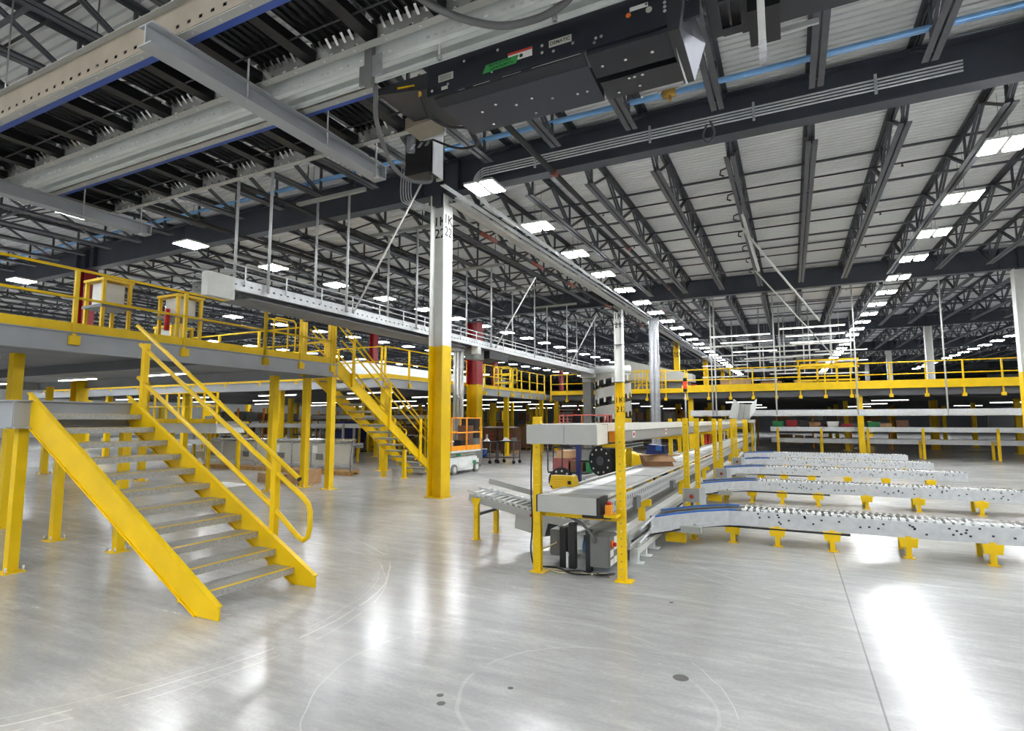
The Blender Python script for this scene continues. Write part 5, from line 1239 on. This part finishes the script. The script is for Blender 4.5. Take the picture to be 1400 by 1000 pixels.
# goods racks under the platforms
def rack(x0, x1, y, label, cols_=('card', 'brown_box', 'card_light', 'grey_dark'), levels=(.25, .95, 1.65), seed=0, h=2.3):
    t = thing('storage_rack', ((x0 + x1) / 2, y, 0), label, 'rack'); rr = random.Random(seed); n = max(1, int((x1 - x0) / 1.6))
    for i in range(n + 1):
        x = x0 + (x1 - x0) * i / n
        for dy in (0, .8): MB().box(x - .04, x + .04, y + dy - .04, y + dy + .04, 0, h).build('upright', 'yellow_old' if seed % 2 else 'orange', t)
    for z in levels: MB().box(x0, x1, y - .02, y + .82, z - .06, z).build('shelf', 'grey_dark', t)
    return t, rr, levels
RK = []
for k, (x0, x1, y, l) in enumerate(((-11.2, -6.2, 37, 'brown goods rack under the far platform behind the spiral'), (-5.4, -2, 40, 'goods rack deep under the far platform, left of the hopper'), (-.8, 5, 38, 'goods rack deep under the far platform at the right'), (-22, -15, 33, 'goods rack under the long platform behind the carts'), (-30, -21, 29, 'goods rack under the long platform, far left'), (-20.5, -15.5, 24.2, 'goods rack under the long platform, left of the silver pipes'), (-29, -23, 21, 'goods rack under the long platform behind the blue bin'))):
    t, rr, lv = rack(x0, x1, y, l, seed=k)
    for z in lv:
        x = x0 + .1
        while x < x1 - .8:
            wd = rr.uniform(.4, .75); h = rr.uniform(.3, .56); c = rr.choice(('card', 'brown_box', 'card_light', 'grey_dark', 'grey_paint', 'brown_box'))
            if rr.random() < .85: RK.append((x, wd, y, z, h, c))
            x += wd + rr.uniform(.04, .25)
RK.sort(key=lambda r: r[2])
for i, (x, wd, y, z, h, c) in enumerate(RK[:120]):
    b_ = MB(); b_.box(x, x + wd, y + .06, y + .7, z + .002, z + h).box(x - .004, x + wd + .004, y + .05, y + .37, z + h, z + h + .01)
    tag(b_.build('stored_box', c), 'small stored box on a rack shelf deep under the platforms', 'box', 'boxes on the racks under the platforms')
# bins
for k, (x, y, l) in enumerate(((-18.9, 20, 'large navy blue bin with white lettering, left under the stairs'), (-20.6, 22.6, 'navy blue bin, smaller looking, right of the lettered one'))):
    t = thing('waste_bin', (x, y, 0), l, 'bin')
    MB().hexa([(x - .35, y, .5), (x + .35, y, .5), (x + .35, y + .9, .5), (x - .35, y + .9, .5), (x - .45, y - .05, 1.54), (x + .45, y - .05, 1.54), (x + .45, y + .95, 1.54), (x - .45, y + .95, 1.54)]).build('body', 'navy', t)
    MB().box(x - .48, x + .48, y - .08, y + .98, 1.54, 1.6).build('rim', 'navy', t); MB().box(x - .4, x + .4, y, y + .9, .06, .5).build('stand', 'grey_dark', t); MB().box(x - .45, x + .45, y - .03, y + .93, 0, .06).build('base', 'black', t)
    if k == 0: text('TOTAL', .2, (1, 0, 0), (0, 0, 1), (x, y - .062, 1.28), 'paper', t)
# stacked guard panels on a skid, left
t = thing('panel_stack', (-14.5, 13.5, 0), 'long stack of silver framed guard panels on a wooden skid under the left platform', 'panel')
MB().tube([(-19, 13.35, .98), (-11.9, 13.35, 1.04)], .055, 10).build('top_pipe', 'chrome', t); MB().tube([(-19, 13.5, .92), (-12.2, 13.5, .97)], .045, 10).build('top_pipe', 'galv', t)
MB().bar((-19, 13.4, .24), (-12, 13.4, .26), .08, .07).build('bottom_rail', 'galv', t)
for k in range(9):
    x = -18.8 + k * .84; MB().box(x - .03, x + .03, 13.36, 13.44, .12, 1.0).build('frame_post', 'galv', t)
    if k < 8:
        p = MB().box(x + .06, x + .78, 13.38, 13.40, .30, .90).build('panel', 'label_grey', t)
        if k % 2 == 0: MB().box(x + .25, x + .55, 13.372, 13.378, .42, .6).build('patch', 'grey_dark', p); MB().box(x + .1, x + .3, 13.372, 13.378, .62, .85).build('patch', 'paper', p)
MB().box(-19, -12, 13.2, 13.7, .06, .12).build('skid_board', 'wood', t); MB().box(-19, -11.8, 13.1, 13.2, 0, .12).build('skid_beam', 'wood', t); MB().box(-19, -12, 13.6, 13.7, 0, .06).build('skid_beam', 'wood', t)
MB().tube([(-11.95, 13.3, 1.04), (-11.98, 13.25, .5), (-11.95, 13.22, .12)], .008, 5).build('strap', 'black', t)
for x0, x1, y0, y1, h, l in ((-12.95, -11.95, 10.75, 11.2, .22, 'low brown carton on the floor under the left platform'), (-11.85, -11.2, 10.75, 11.3, .36, 'plain brown carton on the floor between the yellow platform posts')): carton(x0, x1, y0, y1, h, 'card_light', l, pallet=False, lab=False)
m = MB(); rr = random.Random(2)
G = [[(-13.6 + i * .22, 9.4 + j * .22, .006 + (0 if i in (0, 5) or j in (0, 4) else rr.uniform(0, .07))) for j in range(5)] for i in range(6)]
for i in range(5):
    for j in range(4): m.quad([G[i][j], G[i + 1][j], G[i + 1][j + 1], G[i][j + 1]])
tag(m.build('plastic_sheet', 'paper', solid=.004), 'white plastic sheet on the floor at the left, behind the foreground handrail', 'sheet')
platform(-20.5, -16.4, 12.0, 13.0, 1.55, 'low yellow edged crossover platform under the left platform', fascia='grey_light', cols=[(-16.5, 12.9), (-18, 12.9), (-20, 12.9)], cw=.1)
railing((-20.4, 12.05), (-16.5, 12.05), 1.55, 'yellow railing of the low crossover platform at the left edge', 7, top=1.0)
# floor conveyors under the long platform
for k, (y, z, l) in enumerate(((17.2, .75, 'grey floor conveyor under the long platform, nearest'), (19.2, 1.5, 'raised grey conveyor under the long platform, second from the front'), (22.5, 1.9, 'high grey conveyor under the long platform, third from the front'), (27.5, 1.3, 'grey conveyor under the long platform, deepest'))):
    t = thing('floor_conveyor', (-22, y, 0), l, 'conveyor')
    for dy in (-.3, .3): MB().box(-32, -15.2 if y < 20 else -14.9, y + dy - .02, y + dy + .02, z - .18, z).build('side_frame', 'zinc', t)
    MB().box(-32, -15.2, y - .28, y + .28, z - .08, z - .06).build('belt', 'belt_grey', t)
    for i in range(9):
        for dy in (-.34, .34): MB().box(-31.5 + i * 2 - .04, -31.5 + i * 2 + .04, y + dy - .04, y + dy + .04, 0, z - .02).build('leg', 'grey_paint' if k % 2 else 'yellow_old', t)
# long white machine cover on the long platform
t = thing('conveyor_cover', (-15.8, 21, 3.05), 'long white conveyor cover on the platform behind the stairs', 'conveyor')
MB().box(-16.2, -15.4, 17, 27.8, 3.5, 4.0).build('cover', 'machine_white', t)
for y in (17.3, 19.9, 22.5, 25.1, 27.5): MB().box(-16.1, -15.5, y - .04, y + .04, 3.05, 3.5).build('leg', 'grey_paint', t)
for y in (18.8, 20.6, 22.4, 24.2, 26): MB().box(-16.21, -15.39, y - .006, y + .006, 3.5, 4.005).build('joint', 'grey_paint', t)
for k, (x, y) in enumerate(((-18.2, 16.5), (-13.0, 25.6), (-18.2, 26), (-21, 18))):
    t = thing('control_stand', (x, y, 3.05), ['yellow machine frame on the long platform, near its front', 'yellow caged frame on the long platform behind the railing', 'yellow machine frame on the long platform, further back', 'yellow machine frame on the long platform, far left'][k], 'machine')
    for sx in (-.45, .45):
        for sy in (-.4, .4): MB().box(x + sx - .03, x + sx + .03, y + sy - .03, y + sy + .03, 3.05, 4.35).build('post', 'yellow', t)
    for z in (3.5, 3.95, 4.3): MB().box(x - .48, x + .48, y - .43, y - .37, z, z + .05).build('bar', 'yellow', t); MB().box(x - .48, x + .48, y + .37, y + .43, z, z + .05).build('bar', 'yellow', t)
    MB().box(x - .45, x + .45, y - .37, y + .37, 3.55, 3.62).build('bed', 'grey_dark', t)

# ---------------------------------------------------------------- tube lights
def tube_light(x, y, z, L, ax, label, group=None, drop=None):
    t = thing('tube_light', (x, y, z), label, 'light', group); h = L / 2
    a, b = ((-h, 0), (h, 0)) if ax == 'x' else ((0, -h), (0, h))
    MB().bar((x + a[0], y + a[1], z + .03), (x + b[0], y + b[1], z + .03), .12, .05).build('housing', 'grey_light', t)
    MB().bar((x + a[0] * .97, y + a[1] * .97, z), (x + b[0] * .97, y + b[1] * .97, z), .09, .02).build('tube', 'strip_on', t)
    if drop:
        for f in (-.8, .8): MB().tube([(x + b[0] * f, y + b[1] * f, z + .05), (x + b[0] * f, y + b[1] * f, drop)], .008, 4).build('rod', 'galv', t)
    return t
for k, (x0, x1, y) in enumerate(((-3.7, -.75, 31.0), (-3.45, -.72, 33.7), (-.35, 2.4, 29.6), (-.1, 2.6, 32.4), (.1, 2.8, 35.2), (-3.2, -.6, 38.5))):
    tube_light((x0 + x1) / 2, y, 6.0, x1 - x0, 'x', ['long tube light above the far platform, highest of the left pair', 'long tube light above the far platform, second of the left pair', 'long tube light at the right edge, nearest the camera', 'second long tube light at the right edge', 'third long tube light at the right edge', 'long tube light furthest back above the far platform'][k], drop=zg(y) + .8)
for x in (-14.5, -19.5, -25, -30):
    for y in (17, 21.2, 25.4, 29.6, 34, 39, 45, 52): tube_light(x, y, 2.70, 2.2, 'x', 'tube light under the long platform', 'tube lights under the long platform', drop=2.76)
for x in (-12.5, -16, -20):
    for y in (4.5, 7.8): tube_light(x, y, 2.66, 1.6, 'x', 'tube light under the left platform', 'tube lights under the left platform', drop=2.73)
for x in (-9.0, -2.5, 4.5, 11):
    for y in (34, 41, 49): tube_light(x, y, 2.66, 1.6, 'x', 'tube light under the far platform', 'tube lights under the far platform', drop=2.73)
# hanging pale frames at the right above the far platform
for k, (x, y) in enumerate(((-.9, 33.5), (.3, 36), (1.5, 33), (2.7, 37), (-2.0, 41), (-3.6, 37))):
    t = thing('pipe_rack', (x, y, 4.2), ['pale hanging tube frame above the far platform, right of the hopper', 'second pale hanging frame above the far platform', 'pale hanging frame close to the right edge', 'last pale hanging frame beyond the right edge', 'far pale hanging frame deep over the platform', 'pale hanging frame left of the others over the platform'][k], 'frame')
    for dx in (-.5, .5): MB().tube([(x + dx, y, 4.3), (x + dx, y, zg(y) + .8)], .035, 8).build('drop_tube', 'grey_light', t)
    for z in (4.3, 5.0, 5.6): MB().box(x - 1.3, x + 1.3, y - .04, y + .04, z, z + .07).build('cross_strut', 'grey_light', t)
